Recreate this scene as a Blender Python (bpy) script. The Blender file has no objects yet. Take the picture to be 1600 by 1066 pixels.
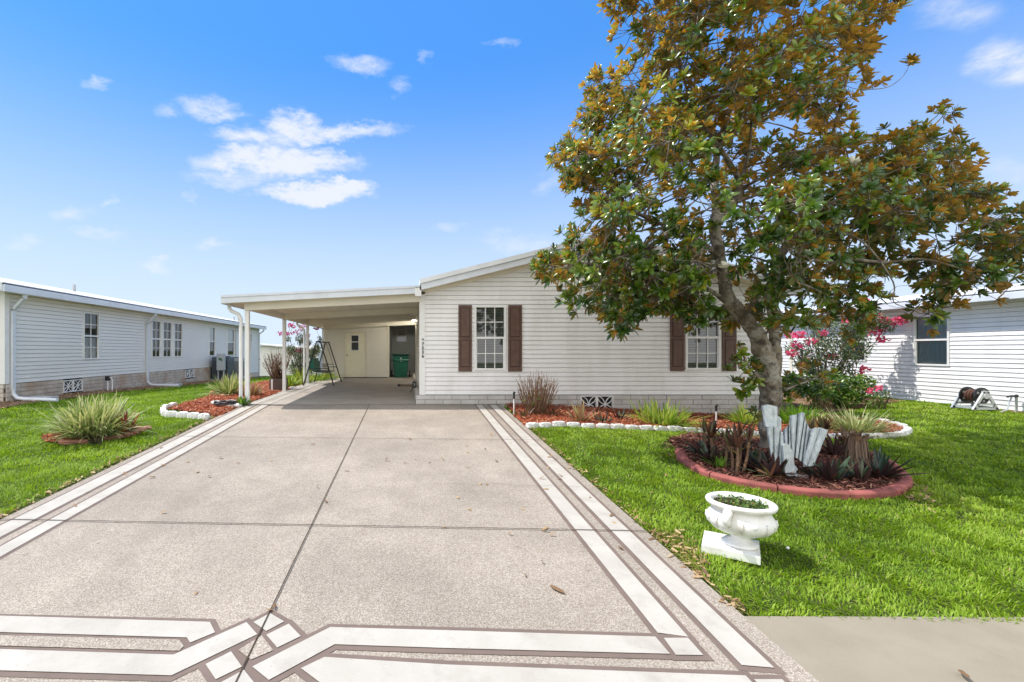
import bpy, math, random
import numpy as np
from mathutils import Vector, Matrix
random.seed(7); rng = np.random.default_rng(11)
R = math.radians
scene = bpy.context.scene
C = scene.collection
# ---------------------------------------------------------------- camera, sky, sun
F = 711.1; CZ = 1.24; W = Vector
cam_d = bpy.data.cameras.new("camera"); cam = bpy.data.objects.new("camera", cam_d); C.objects.link(cam)
cam.location = (0, 0, CZ); cam.rotation_euler = (R(90), 0, 0)
cam_d.lens = 16; cam_d.sensor_width = 36; cam_d.shift_x = 0.1; cam_d.shift_y = 15 / 1600
cam_d.clip_start = 0.05; cam_d.clip_end = 3000
scene.camera = cam
SUN_EL, SUN_AZ = 58.0, -79.0            # azimuth from +Y towards +X
sd = Vector((math.sin(R(SUN_AZ)) * math.cos(R(SUN_EL)), math.cos(R(SUN_AZ)) * math.cos(R(SUN_EL)), math.sin(R(SUN_EL))))
sl = bpy.data.lights.new("sun", 'SUN'); sl.energy = 2.95; sl.angle = R(0.53); sl.color = (1, 0.95, 0.88)
so = bpy.data.objects.new("sun", sl); C.objects.link(so); so.rotation_euler = sd.to_track_quat('Z', 'Y').to_euler(); so.location = (0, 0, 40)
scene.view_settings.view_transform = 'Standard'; scene.view_settings.look = 'None'
scene.view_settings.exposure = 0.75; scene.view_settings.gamma = 1

def mathn(nt, op, a, b=None, c=None, clamp=False):
    n = nt.nodes.new('ShaderNodeMath'); n.operation = op; n.use_clamp = clamp
    for i, v in enumerate((a, b, c)):
        if v is None: continue
        if isinstance(v, (int, float)): n.inputs[i].default_value = v
        else: nt.links.new(v, n.inputs[i])
    return n.outputs[0]
def mixc(nt, fac, a, b, mode='MIX'):
    n = nt.nodes.new('ShaderNodeMix'); n.data_type = 'RGBA'; n.blend_type = mode
    for k, v in ((0, fac), (6, a), (7, b)):
        if isinstance(v, (int, float)): n.inputs[k].default_value = v
        elif isinstance(v, tuple): n.inputs[k].default_value = (*v[:3], 1)
        else: nt.links.new(v, n.inputs[k])
    return n.outputs[2]

world = bpy.data.worlds.new("World"); scene.world = world; world.use_nodes = True
nt = world.node_tree; bg = nt.nodes['Background']; bg.inputs[1].default_value = 0.15
sky = nt.nodes.new('ShaderNodeTexSky'); sky.sky_type = 'NISHITA'; sky.sun_disc = False
sky.sun_elevation = R(SUN_EL); sky.sun_rotation = R(SUN_AZ); sky.altitude = 0; sky.air_density = 1.0; sky.dust_density = 0.6; sky.ozone_density = 2.0
tc = nt.nodes.new('ShaderNodeTexCoord'); sp = nt.nodes.new('ShaderNodeSeparateXYZ'); nt.links.new(tc.outputs['Generated'], sp.inputs[0])
yc_ = mathn(nt, 'MAXIMUM', sp.outputs[1], 0.02); un = mathn(nt, 'DIVIDE', sp.outputs[0], yc_); vn = mathn(nt, 'DIVIDE', sp.outputs[2], yc_)
def skynoise(scale, detail, st, off=0.0, rough=.6):
    mp = nt.nodes.new('ShaderNodeMapping'); mp.inputs['Scale'].default_value = st; mp.inputs['Location'].default_value = (off, off, off)
    n = nt.nodes.new('ShaderNodeTexNoise'); n.inputs['Scale'].default_value = scale; n.inputs['Detail'].default_value = detail; n.inputs['Roughness'].default_value = rough
    nt.links.new(tc.outputs['Generated'], mp.inputs[0]); nt.links.new(mp.outputs[0], n.inputs['Vector']); return n.outputs[0]
un = mathn(nt, 'ADD', un, mathn(nt, 'MULTIPLY', mathn(nt, 'SUBTRACT', skynoise(7, 6, (1, 1, 2)), .5), .22))
vn = mathn(nt, 'ADD', vn, mathn(nt, 'MULTIPLY', mathn(nt, 'SUBTRACT', skynoise(9, 7, (1, 1, 2), 3.7, .65), .5), .11))
tot = None
for (x, y, rx, ry, s) in [(520,202,110,14,.9),(462,196,46,24,1.0),(395,215,80,17,.8),(445,250,140,22,1.2),(380,275,85,14,.5),(510,297,95,18,1.5),(320,168,48,20,.7),(345,182,40,10,.6),(555,98,55,15,.6),(250,180,26,11,.42),
        (620,133,24,15,.45),(148,135,24,9,.5),(120,335,30,12,.42),(165,365,34,9,.42),(303,305,20,12,.45),(330,382,32,11,.45),(248,416,30,9,.6),(30,382,38,10,.45),
        (1580,98,60,38,.75),(1500,15,70,30,.42),(862,282,30,18,.4),(815,378,75,16,.4),(1565,262,60,25,.35),(705,355,18,8,.4),(165,320,12,9,.4),(768,72,24,9,.35),(672,92,14,9,.35)]:
    p = mathn(nt, 'DIVIDE', mathn(nt, 'SUBTRACT', un, (x - 640) / F), rx * 1.15 / F); q = mathn(nt, 'DIVIDE', mathn(nt, 'SUBTRACT', vn, (548 - y) / F), ry * 1.35 / F)
    d = mathn(nt, 'MULTIPLY', mathn(nt, 'SUBTRACT', 1.0, mathn(nt, 'ADD', mathn(nt, 'MULTIPLY', p, p), mathn(nt, 'MULTIPLY', q, q))), 1.0)
    d = mathn(nt, 'MULTIPLY', mathn(nt, 'MAXIMUM', d, 0.0), s)
    tot = d if tot is None else mathn(nt, 'MAXIMUM', tot, d)
cm = mathn(nt, 'MULTIPLY', tot, mathn(nt, 'MULTIPLY_ADD', skynoise(22, 8, (1, 1, 2.4), 9.1, .68), 2.2, -.25), clamp=True)
sm = nt.nodes.new('ShaderNodeMapRange'); sm.interpolation_type = 'SMOOTHSTEP'; sm.inputs[1].default_value = -0.02; sm.inputs[2].default_value = .95
nt.links.new(cm, sm.inputs[0])
# thin high haze paling the sky towards the horizon
hz = nt.nodes.new('ShaderNodeValToRGB'); hz.color_ramp.interpolation = 'EASE'
hz.color_ramp.elements[0].position = 0.0; hz.color_ramp.elements[0].color = (1, 1, 1, 1)
hz.color_ramp.elements[1].position = 0.56; hz.color_ramp.elements[1].color = (0, 0, 0, 1)
nt.links.new(sp.outputs[2], hz.inputs[0])
grade = mixc(nt, 1.0, sky.outputs[0], (0.23, 0.59, 1.05), 'MULTIPLY')
grade = mixc(nt, 0.6, grade, (0.43, 1.60, 4.0))
hazed = mixc(nt, mathn(nt, 'MULTIPLY', hz.outputs[0], 0.93), grade, (3.15, 3.6, 4.1))
skyc = mixc(nt, mathn(nt, 'MULTIPLY', sm.outputs[0], 0.93), hazed, (3.55, 3.7, 3.9))
# bright fill added to the sky overhead and behind the camera, lifts shaded walls
def ramp_(v, a, b):
    n = nt.nodes.new('ShaderNodeMapRange'); n.interpolation_type = 'SMOOTHSTEP'; n.inputs[1].default_value = a; n.inputs[2].default_value = b; nt.links.new(v, n.inputs[0]); return n.outputs[0]
sky_fill = mathn(nt, 'MAXIMUM', mathn(nt, 'MULTIPLY', ramp_(sp.outputs[2], .70, .92), .45), ramp_(mathn(nt, 'MULTIPLY', sp.outputs[1], -1.0), .05, .45))
nt.links.new(mixc(nt, sky_fill, skyc, (6.5, 6.55, 6.5)), bg.inputs[0])

# ---------------------------------------------------------------- helpers
def P(px, py, D): return W((D * (px - 640) / F, D, CZ - (py - 548) * D / F))
def sst(a, b, x):
    t = np.clip((x - a) / (b - a), 0, 1); return t * t * (3 - 2 * t)
def T(x, y):
    x = np.asarray(x, float); y = np.asarray(y, float)
    yy = np.maximum(y, -6)
    z = np.where(yy < 10.5, -0.588 + 0.056 * yy, np.where(yy < 13, 0, np.where(yy < 30, -0.0241 * (yy - 13), np.maximum(-0.41 - 0.075 * (yy - 30), -1.5))))
    k = sst(3, 10, y)
    z = z - 0.26 * k * sst(1.8, 8, x) + 0.17 * k * sst(9.5, 13, x)
    return z
def Tz(x, y): return float(T(x, y))
def G(px, py, plane=False):                     # where the sight line to a photo point meets the ground
    D = 5.0
    for _ in range(40):
        z = (-0.588 + 0.056 * D) if plane else Tz(D * (px - 640) / F, D)
        D = 0.5 * D + 0.5 * (CZ - z) * F / (py - 548)
    x = D * (px - 640) / F
    return W((x, D, (-0.588 + 0.056 * D) if plane else Tz(x, D)))

class MB:
    def __init__(s): s.v = []; s.f = []; s.m = []; s.mi = 0
    def add(s, vs, fs):
        o = len(s.v); s.v += [tuple(p) for p in vs]; s.f += [tuple(i + o for i in f) for f in fs]; s.m += [s.mi] * len(fs); return s
    def box(s, a, b, rz=0, piv=None):
        (x0, y0, z0), (x1, y1, z1) = a, b
        vs = [W((x, y, z)) for z in (z0, z1) for x, y in ((x0, y0), (x1, y0), (x1, y1), (x0, y1))]
        if rz:
            c = W(piv) if piv else W(((x0 + x1) / 2, (y0 + y1) / 2, 0)); m = Matrix.Rotation(rz, 3, 'Z')
            vs = [m @ (v - c) + c for v in vs]
        return s.add(vs, [(0, 3, 2, 1), (4, 5, 6, 7), (0, 1, 5, 4), (1, 2, 6, 5), (2, 3, 7, 6), (3, 0, 4, 7)])
    def hexa(s, vs): return s.add(vs, [(0, 3, 2, 1), (4, 5, 6, 7), (0, 1, 5, 4), (1, 2, 6, 5), (2, 3, 7, 6), (3, 0, 4, 7)])
    def quad(s, *vs): return s.add(vs, [tuple(range(len(vs)))])
    def prism(s, poly, vec):
        n = len(poly); vec = W(vec); a = [W(p) for p in poly]; b = [p + vec for p in a]
        return s.add(a + b, [tuple(range(n))[::-1], tuple(range(n, 2 * n))] + [(i, (i + 1) % n, n + (i + 1) % n, n + i) for i in range(n)])
    def tube(s, pts, rad, n=8, cap=True):
        pts = [W(p) for p in pts]
        if not hasattr(rad, '__len__'): rad = [rad] * len(pts)
        rad = [float(q_) for q_ in rad]; rings = []; up = None
        for i, p in enumerate(pts):
            d = (pts[min(i + 1, len(pts) - 1)] - pts[max(i - 1, 0)])
            if d.length < 1e-9: d = W((0, 0, 1))
            d.normalize()
            if up is None: up = W((0, 0, 1)) if abs(d.z) < .9 else W((1, 0, 0))
            a = d.cross(up)
            if a.length < 1e-6: a = d.orthogonal()
            a.normalize(); b = a.cross(d).normalized(); up = b
            rings.append([p + rad[i] * (math.cos(2 * math.pi * k / n) * a + math.sin(2 * math.pi * k / n) * b) for k in range(n)])
        vs = [v for r in rings for v in r]; fs = []
        for i in range(len(pts) - 1):
            for k in range(n): fs.append((i * n + k, i * n + (k + 1) % n, (i + 1) * n + (k + 1) % n, (i + 1) * n + k))
        if cap: fs += [tuple(range(n))[::-1], tuple(range((len(pts) - 1) * n, len(pts) * n))]
        return s.add(vs, fs)
    def rod(s, a, b, w, h, up=(0, 0, 1)):        # rectangular bar
        a, b = W(a), W(b); d = (b - a).normalized(); sd_ = d.cross(W(up))
        if sd_.length < 1e-5: sd_ = W((1, 0, 0))
        sd_.normalize(); u = sd_.cross(d).normalized(); vs = []
        for p in (a, b): vs += [p - sd_ * w / 2 - u * h / 2, p + sd_ * w / 2 - u * h / 2, p + sd_ * w / 2 + u * h / 2, p - sd_ * w / 2 + u * h / 2]
        return s.hexa(vs)
    def lathe(s, prof, c=(0, 0, 0), n=32, mod=None):
        c = W(c); vs = []; m = len(prof)
        for k in range(n):
            a = 2 * math.pi * k / n
            for (r, z) in prof:
                rr = r if mod is None else mod(r, z, a)
                vs.append(c + W((rr * math.cos(a), rr * math.sin(a), z)))
        fs = [(k * m + i, ((k + 1) % n) * m + i, ((k + 1) % n) * m + i + 1, k * m + i + 1) for k in range(n) for i in range(m - 1)]
        return s.add(vs, fs)
    def sphere(s, c, r, n=10, sc=(1, 1, 1)):
        pr = [(max(1e-4, r * math.sin(math.pi * i / n)), -r * math.cos(math.pi * i / n)) for i in range(n + 1)]
        o = len(s.v); s.lathe(pr, (0, 0, 0), n * 2)
        for i in range(o, len(s.v)):
            v = s.v[i]; s.v[i] = (v[0] * sc[0] + c[0], v[1] * sc[1] + c[1], v[2] * sc[2] + c[2])
        return s
    def jitter(s, a):
        s.v = [(x + random.uniform(-a, a), y + random.uniform(-a, a), z + random.uniform(-a, a)) for x, y, z in s.v]; return s
    def build(s, name, mat, parent=None, origin=(0, 0, 0), smooth=False, bevel=0, label=None):
        o_ = W(origin)
        r = parent
        if r is not None:
            while r.parent: r = r.parent
            o_ = W(r.location)
        me = bpy.data.meshes.new(name); me.from_pydata([(x - o_.x, y - o_.y, z - o_.z) for x, y, z in s.v], [], s.f)
        for m_ in (mat if isinstance(mat, (list, tuple)) else [mat]): me.materials.append(m_)
        if any(s.m): me.polygons.foreach_set('material_index', s.m)
        if smooth: me.polygons.foreach_set('use_smooth', [True] * len(s.f))
        me.update(); ob = bpy.data.objects.new(name, me); C.objects.link(ob)
        if parent: ob.parent = parent
        else: ob.location = o_
        if bevel:
            md = ob.modifiers.new('bevel', 'BEVEL'); md.width = bevel; md.segments = 2; md.limit_method = 'ANGLE'; md.angle_limit = R(35)
        if label: ob['label'] = label
        return ob
def tag(o, label, cat, group=None, kind=None):
    o['label'] = label; o['category'] = cat
    if group: o['group'] = group
    if kind: o['kind'] = kind
    return o
def thing(name, label, cat, loc, group=None):
    o = bpy.data.objects.new(name, None); o.empty_display_size = .1; C.objects.link(o); o.location = loc; return tag(o, label, cat, group)
def copy_tree(o, parent=None):
    c = o.copy(); C.objects.link(c)
    if parent: c.parent = parent
    for ch in [x for x in o.children]: copy_tree(ch, c)
    return c
def npmesh(name, verts, quads, mat, parent=None, origin=(0, 0, 0), rnd=None, tris=None, smooth=False):
    o_ = np.array(origin, float); r = parent
    if r is not None:
        while r.parent: r = r.parent
        o_ = np.array(r.location)
    me = bpy.data.meshes.new(name); me.vertices.add(len(verts)); me.vertices.foreach_set('co', (verts - o_).astype(np.float32).ravel())
    parts = [(quads, 4)] + ([(tris, 3)] if tris is not None else [])
    idx = np.concatenate([p.ravel() for p, _ in parts]); tot_ = np.concatenate([np.full(len(p), k) for p, k in parts])
    st = np.concatenate([[0], np.cumsum(tot_)[:-1]])
    me.loops.add(len(idx)); me.loops.foreach_set('vertex_index', idx.astype(np.int32))
    me.polygons.add(len(tot_)); me.polygons.foreach_set('loop_start', st.astype(np.int32)); me.polygons.foreach_set('loop_total', tot_.astype(np.int32))
    if smooth: me.polygons.foreach_set('use_smooth', np.ones(len(tot_), bool))
    me.update(calc_edges=True)
    if rnd is not None:
        at = me.attributes.new('rnd', 'FLOAT', 'FACE'); at.data.foreach_set('value', np.asarray(rnd, np.float32))
    me.materials.append(mat); ob = bpy.data.objects.new(name, me); C.objects.link(ob)
    if parent: ob.parent = parent
    else: ob.location = o_
    return ob
ELL = [(0, .12), (.25, .8), (.55, 1), (.82, .7), (1, .05)]
STRAP = [(0, .6), (.3, 1), (.6, .9), (.85, .55), (1, .04)]
def norm(a): return a / np.maximum(np.linalg.norm(a, axis=-1, keepdims=True), 1e-9)
def leaves(base, d, up, L, Wd, droop, prof=ELL, crease=.15, rnd=None):
    """many bent leaves; returns verts, quads, rnd-per-face"""
    base, d, up = map(lambda a: np.asarray(a, float), (base, d, up)); n = len(base)
    d = norm(d); side = norm(np.cross(d, up)); nr = norm(np.cross(side, d))
    L = np.broadcast_to(L, n)[:, None]; Wd = np.broadcast_to(Wd, n)[:, None]; droop = np.broadcast_to(droop, n)[:, None]
    vs = []
    for t, w in prof:
        c = base + d * L * (t - .25 * abs(droop) * t * t) ; c = c - np.array([0, 0, 1.]) * (droop * L * t * t)
        vs += [c - side * Wd * w / 2, c - nr * Wd * w * crease, c + side * Wd * w / 2]
    k = len(prof); V = np.stack(vs, 1).reshape(-1, 3)
    q = []
    for i in range(k - 1):
        for j in range(2):
            a = i * 3 + j; q.append((a, a + 1, a + 4, a + 3))
    q = np.array(q)[:, ::1]; Q = (np.arange(n)[:, None, None] * (3 * k) + q[None]).reshape(-1, 4)
    if rnd is None: rnd = rng.random(n)
    return V, Q, np.repeat(rnd, len(q))
def merge(parts):
    V = []; Q = []; Rn = []; o = 0
    for v, q, r in parts: V.append(v); Q.append(q + o); Rn.append(r); o += len(v)
    return np.concatenate(V), np.concatenate(Q), np.concatenate(Rn)
def inpoly(x, y, poly):
    x = np.asarray(x); y = np.asarray(y); r = np.zeros(x.shape, bool); n = len(poly)
    for i in range(n):
        x1, y1 = poly[i][0], poly[i][1]; x2, y2 = poly[(i + 1) % n][0], poly[(i + 1) % n][1]
        if y1 == y2: continue
        r ^= ((y1 > y) != (y2 > y)) & (x < (x2 - x1) * (y - y1) / (y2 - y1) + x1)
    return r

# ---------------------------------------------------------------- materials
def mat(name, col, rough=.6, spec=.5, var=0, vscale=5, col2=None, bump=0, bscale=40, metal=0, emis=0, coat=0, fine=0, fscale=60):
    m = bpy.data.materials.new(name); m.use_nodes = True; nt = m.node_tree; b = nt.nodes['Principled BSDF']
    b.inputs['Roughness'].default_value = rough; b.inputs['Specular IOR Level'].default_value = spec; b.inputs['Metallic'].default_value = metal
    b.inputs['Base Color'].default_value = (*col, 1)
    tcn = nt.nodes.new('ShaderNodeTexCoord'); src = None
    if var or col2:
        n = nt.nodes.new('ShaderNodeTexNoise'); n.inputs['Scale'].default_value = vscale; n.inputs['Detail'].default_value = 5; nt.links.new(tcn.outputs['Object'], n.inputs['Vector'])
        mr = nt.nodes.new('ShaderNodeMapRange'); mr.inputs[1].default_value = .35; mr.inputs[2].default_value = .65; nt.links.new(n.outputs[0], mr.inputs[0])
        c2 = col2 if col2 else tuple(c * (1 - var) for c in col)
        src = mixc(nt, mr.outputs[0], col, c2)
    if fine:
        n = nt.nodes.new('ShaderNodeTexNoise'); n.inputs['Scale'].default_value = fscale; n.inputs['Detail'].default_value = 3; nt.links.new(tcn.outputs['Object'], n.inputs['Vector'])
        k = mathn(nt, 'MULTIPLY_ADD', n.outputs[0], 2 * fine, 1 - fine)
        src = mixc(nt, 1.0, src if src else col, k, 'MULTIPLY')
    if src: nt.links.new(src, b.inputs['Base Color'])
    if bump:
        n = nt.nodes.new('ShaderNodeTexNoise'); n.inputs['Scale'].default_value = bscale; n.inputs['Detail'].default_value = 4; nt.links.new(tcn.outputs['Object'], n.inputs['Vector'])
        bp = nt.nodes.new('ShaderNodeBump'); bp.inputs['Strength'].default_value = bump; bp.inputs['Distance'].default_value = .01; nt.links.new(n.outputs[0], bp.inputs['Height']); nt.links.new(bp.outputs[0], b.inputs['Normal'])
    if emis: b.inputs['Emission Color'].default_value = (*col, 1); b.inputs['Emission Strength'].default_value = emis
    return m
def leafmat(name, ramp, under=None, rough=.35, trans=.3, spec=.5, tcol=None):
    m = bpy.data.materials.new(name); m.use_nodes = True; nt = m.node_tree; b = nt.nodes['Principled BSDF']; out = nt.nodes['Material Output']
    at = nt.nodes.new('ShaderNodeAttribute'); at.attribute_name = 'rnd'
    def rmp(stops):
        r = nt.nodes.new('ShaderNodeValToRGB'); r.color_ramp.interpolation = 'LINEAR'
        e = r.color_ramp.elements; e[0].position = stops[0][0]; e[0].color = (*stops[0][1], 1); e[1].position = stops[-1][0]; e[1].color = (*stops[-1][1], 1)
        for p_, c_ in stops[1:-1]: x = e.new(p_); x.color = (*c_, 1)
        nt.links.new(at.outputs['Fac'], r.inputs[0]); return r.outputs[0]
    c = rmp(ramp)
    if under:
        u = rmp(under); g = nt.nodes.new('ShaderNodeNewGeometry'); c = mixc(nt, g.outputs['Backfacing'], c, u)
        nt.links.new(mathn(nt, 'MULTIPLY_ADD', g.outputs['Backfacing'], .45, rough), b.inputs['Roughness'])
    else: b.inputs['Roughness'].default_value = rough
    nt.links.new(c, b.inputs['Base Color']); b.inputs['Specular IOR Level'].default_value = spec
    tr = nt.nodes.new('ShaderNodeBsdfTranslucent')
    tcx = mixc(nt, 1.0, c if tcol is None else tcol, (1.5, 1.5, .8) if tcol is None else (1., 1., 1.), 'MULTIPLY'); nt.links.new(tcx, tr.inputs[0])
    mx = nt.nodes.new('ShaderNodeMixShader'); mx.inputs[0].default_value = trans
    nt.links.new(b.outputs[0], mx.inputs[1]); nt.links.new(tr.outputs[0], mx.inputs[2]); nt.links.new(mx.outputs[0], out.inputs[0])
    return m
M = {}
M['siding'] = mat('white vinyl siding', (.87, .865, .865), .5, .4, var=.05, vscale=.8, fine=.03, fscale=20)
def grime(m, col, sc, k, lo=.5, hi=.75, st=(1, 1, 1)):
    nt = m.node_tree; b = nt.nodes['Principled BSDF']; tcn = nt.nodes['Texture Coordinate']; l = b.inputs['Base Color'].links
    src = l[0].from_socket if l else tuple(b.inputs['Base Color'].default_value)[:3]
    mp_ = nt.nodes.new('ShaderNodeMapping'); mp_.inputs['Scale'].default_value = st; nt.links.new(tcn.outputs['Object'], mp_.inputs[0])
    n = nt.nodes.new('ShaderNodeTexNoise'); n.inputs['Scale'].default_value = sc; n.inputs['Detail'].default_value = 7; n.inputs['Roughness'].default_value = .62; nt.links.new(mp_.outputs[0], n.inputs['Vector'])
    mr = nt.nodes.new('ShaderNodeMapRange'); mr.inputs[1].default_value = lo; mr.inputs[2].default_value = hi; nt.links.new(n.outputs[0], mr.inputs[0])
    nt.links.new(mixc(nt, mathn(nt, 'MULTIPLY', mr.outputs[0], k), src, col), b.inputs['Base Color']); return m
grime(M['siding'], (.60, .58, .54), 1.6, .45, .45, .75, (1.5, 1.5, .35))
M['siding_cream'] = mat('cream vinyl siding', (.86, .83, .74), .5, .4, var=.05, vscale=.8)
M['siding_far'] = mat('pale vinyl siding', (.80, .79, .755), .5, .4, var=.06, vscale=.7)
M['trim'] = mat('white painted trim', (.82, .82, .81), .45, .4, var=.05, vscale=2)
M['cream'] = mat('cream aluminium', (.80, .76, .65), .45, .4, var=.05, vscale=2)
M['fascia'] = mat('pale grey metal fascia', (.70, .74, .80), .4, .5, var=.08, vscale=1.5)
M['door'] = mat('cream door paint', (.86, .83, .66), .4, .4, var=.04)
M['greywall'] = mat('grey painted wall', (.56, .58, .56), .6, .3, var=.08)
M['roofwhite'] = mat('white metal roof', (.80, .82, .84), .5, .4, var=.06, vscale=1)
M['shutter'] = mat('brown vinyl shutter', (.135, .075, .055), .5, .4, var=.25, vscale=9)
M['shutter_line'] = mat('dark shutter groove', (.045, .02, .016), .6)
M['dark'] = mat('dark interior', (.03, .033, .035), .8)
M['blind'] = mat('blind slat', (.30, .31, .30), .5)
M['shade'] = mat('closed grey green shade', (.50, .58, .57), .7, fine=.1, fscale=60)
M['curtain'] = mat('white curtain', (.8, .8, .78), .8)
M['black'] = mat('black plastic', (.02, .02, .022), .4)
M['green_fabric'] = mat('green mesh fabric', (.008, .16, .10), .5)
M['bin'] = mat('green bin plastic', (.006, .12, .075), .35, var=.2)
M['bin_lid'] = mat('dark green bin lid', (.004, .035, .028), .35)
M['concrete_grey'] = mat('grey concrete', (.45, .45, .44), .8, .2, var=.2, vscale=12, bump=.4)
M['white_paint_stone'] = mat('white painted stone', (.82, .81, .80), .7, .3, var=.22, vscale=14, bump=.7, bscale=30)
M['red_concrete'] = mat('red dyed concrete', (.36, .115, .10), .8, .2, var=.3, vscale=6, bump=.4, fine=.15, fscale=90)
M['pink_concrete'] = mat('faded red concrete', (.52, .24, .18), .8, .2, var=.3, vscale=8, bump=.4)
M['urn'] = mat('white glazed plaster', (.84, .83, .81), .35, .45, var=.06, vscale=9, col2=(.76, .75, .70))
M['ornament'] = mat('grey blue cast stone', (.47, .52, .55), .75, .3, var=.2, vscale=14, bump=.6, bscale=25, col2=(.58, .62, .62))
M['twig'] = mat('dry brown twig', (.22, .13, .08), .8, .2, var=.3, vscale=20)
M['stem'] = mat('green brown stem', (.13, .12, .06), .8, .2, var=.3, vscale=20)
M['ac_dark'] = mat('dark grey cabinet', (.08, .10, .13), .5, var=.2)
M['ac_grey'] = mat('grey steel cabinet', (.42, .46, .50), .45, var=.1)
M['lamp'] = mat('lit lamp globe', (1, .93, .82), .4, emis=240)
M['brass'] = mat('dull brass', (.35, .25, .10), .35, metal=1)
M['pot'] = mat('dark brown planter', (.10, .07, .055), .6, var=.2)
M['soil'] = mat('dark soil', (.055, .04, .028), .95, .1, var=.4, vscale=25, bump=1)
M['dirt'] = mat('bare dirt', (.30, .21, .13), .95, .1, col2=(.16, .09, .06), vscale=7, bump=1, fine=.3, fscale=60)
M['joint'] = mat('dark joint filler', (.085, .065, .048), .9, .1, var=.4, vscale=30)
M['sidewalk'] = mat('smooth grey concrete', (.30, .262, .20), .85, .2, var=.12, vscale=2.5, bump=.2, bscale=120, fine=.10, fscale=180)
M['cream_paint'] = mat('cream driveway paint', (.475, .445, .395), .7, .25, col2=(.425, .395, .345), vscale=3.5, bump=.15, bscale=150, fine=.05, fscale=90)
M['taupe_paint'] = mat('taupe driveway paint', (.19, .143, .12), .8, .2, var=.15, vscale=6, fine=.12, fscale=150)
M['shingle'] = mat('dark shingle edge', (.07, .07, .075), .8)
M['rock'] = mat('orange tan rock', (.55, .33, .2), .85, .2, var=.3, vscale=14, bump=.6)
M['white_petal'] = mat('creamy magnolia petal', (.82, .80, .68), .5)
grime(M['urn'], (.50, .47, .38), 9, .55, .52, .72, (1, 1, .5)); grime(M['sidewalk'], (.20, .17, .13), 2.2, .5, .5, .78); grime(M['cream_paint'], (.27, .23, .19), 6, .45, .5, .8)
grime(M['cream_paint'], (.24, .20, .17), 40, .5, .62, .74); grime(M['roofwhite'], (.5, .5, .48), 2.5, .5, .5, .8, (.4, 1.5, 1)); grime(M['red_concrete'], (.16, .07, .055), 7, .6, .5, .7); grime(M['white_paint_stone'], (.38, .35, .3), 18, .7, .52, .68)
grime(M['ornament'], (.24, .26, .26), 16, .6, .5, .7, (1.6, 1.6, .4)); grime(M['trim'], (.6, .58, .52), 5, .4, .5, .75); grime(M['fascia'], (.45, .46, .46), 3, .4, .5, .75)
# skirting block
def blockmat(name, a, b_, c_):
    m = mat(name, a, .85, .2, col2=b_, vscale=4, bump=.8, bscale=22); nt = m.node_tree; bs = nt.nodes['Principled BSDF']
    src = bs.inputs['Base Color'].links[0].from_socket; tcn = nt.nodes['Texture Coordinate']
    n = nt.nodes.new('ShaderNodeTexNoise'); n.inputs['Scale'].default_value = 1.1; n.inputs['Detail'].default_value = 6; nt.links.new(tcn.outputs['Object'], n.inputs['Vector'])
    mr = nt.nodes.new('ShaderNodeMapRange'); mr.inputs[1].default_value = .5; mr.inputs[2].default_value = .68; nt.links.new(n.outputs[0], mr.inputs[0])
    nt.links.new(mixc(nt, mathn(nt, 'MULTIPLY', mr.outputs[0], .6), src, c_), bs.inputs['Base Color']); return m
M['block'] = blockmat('split face block', (.60, .58, .56), (.50, .48, .46), (.44, .41, .38))
M['block_tan'] = blockmat('tan split face block', (.62, .55, .47), (.48, .42, .36), (.42, .26, .16))
M['mortar'] = mat('mortar', (.30, .28, .26), .95, .1)
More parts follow.
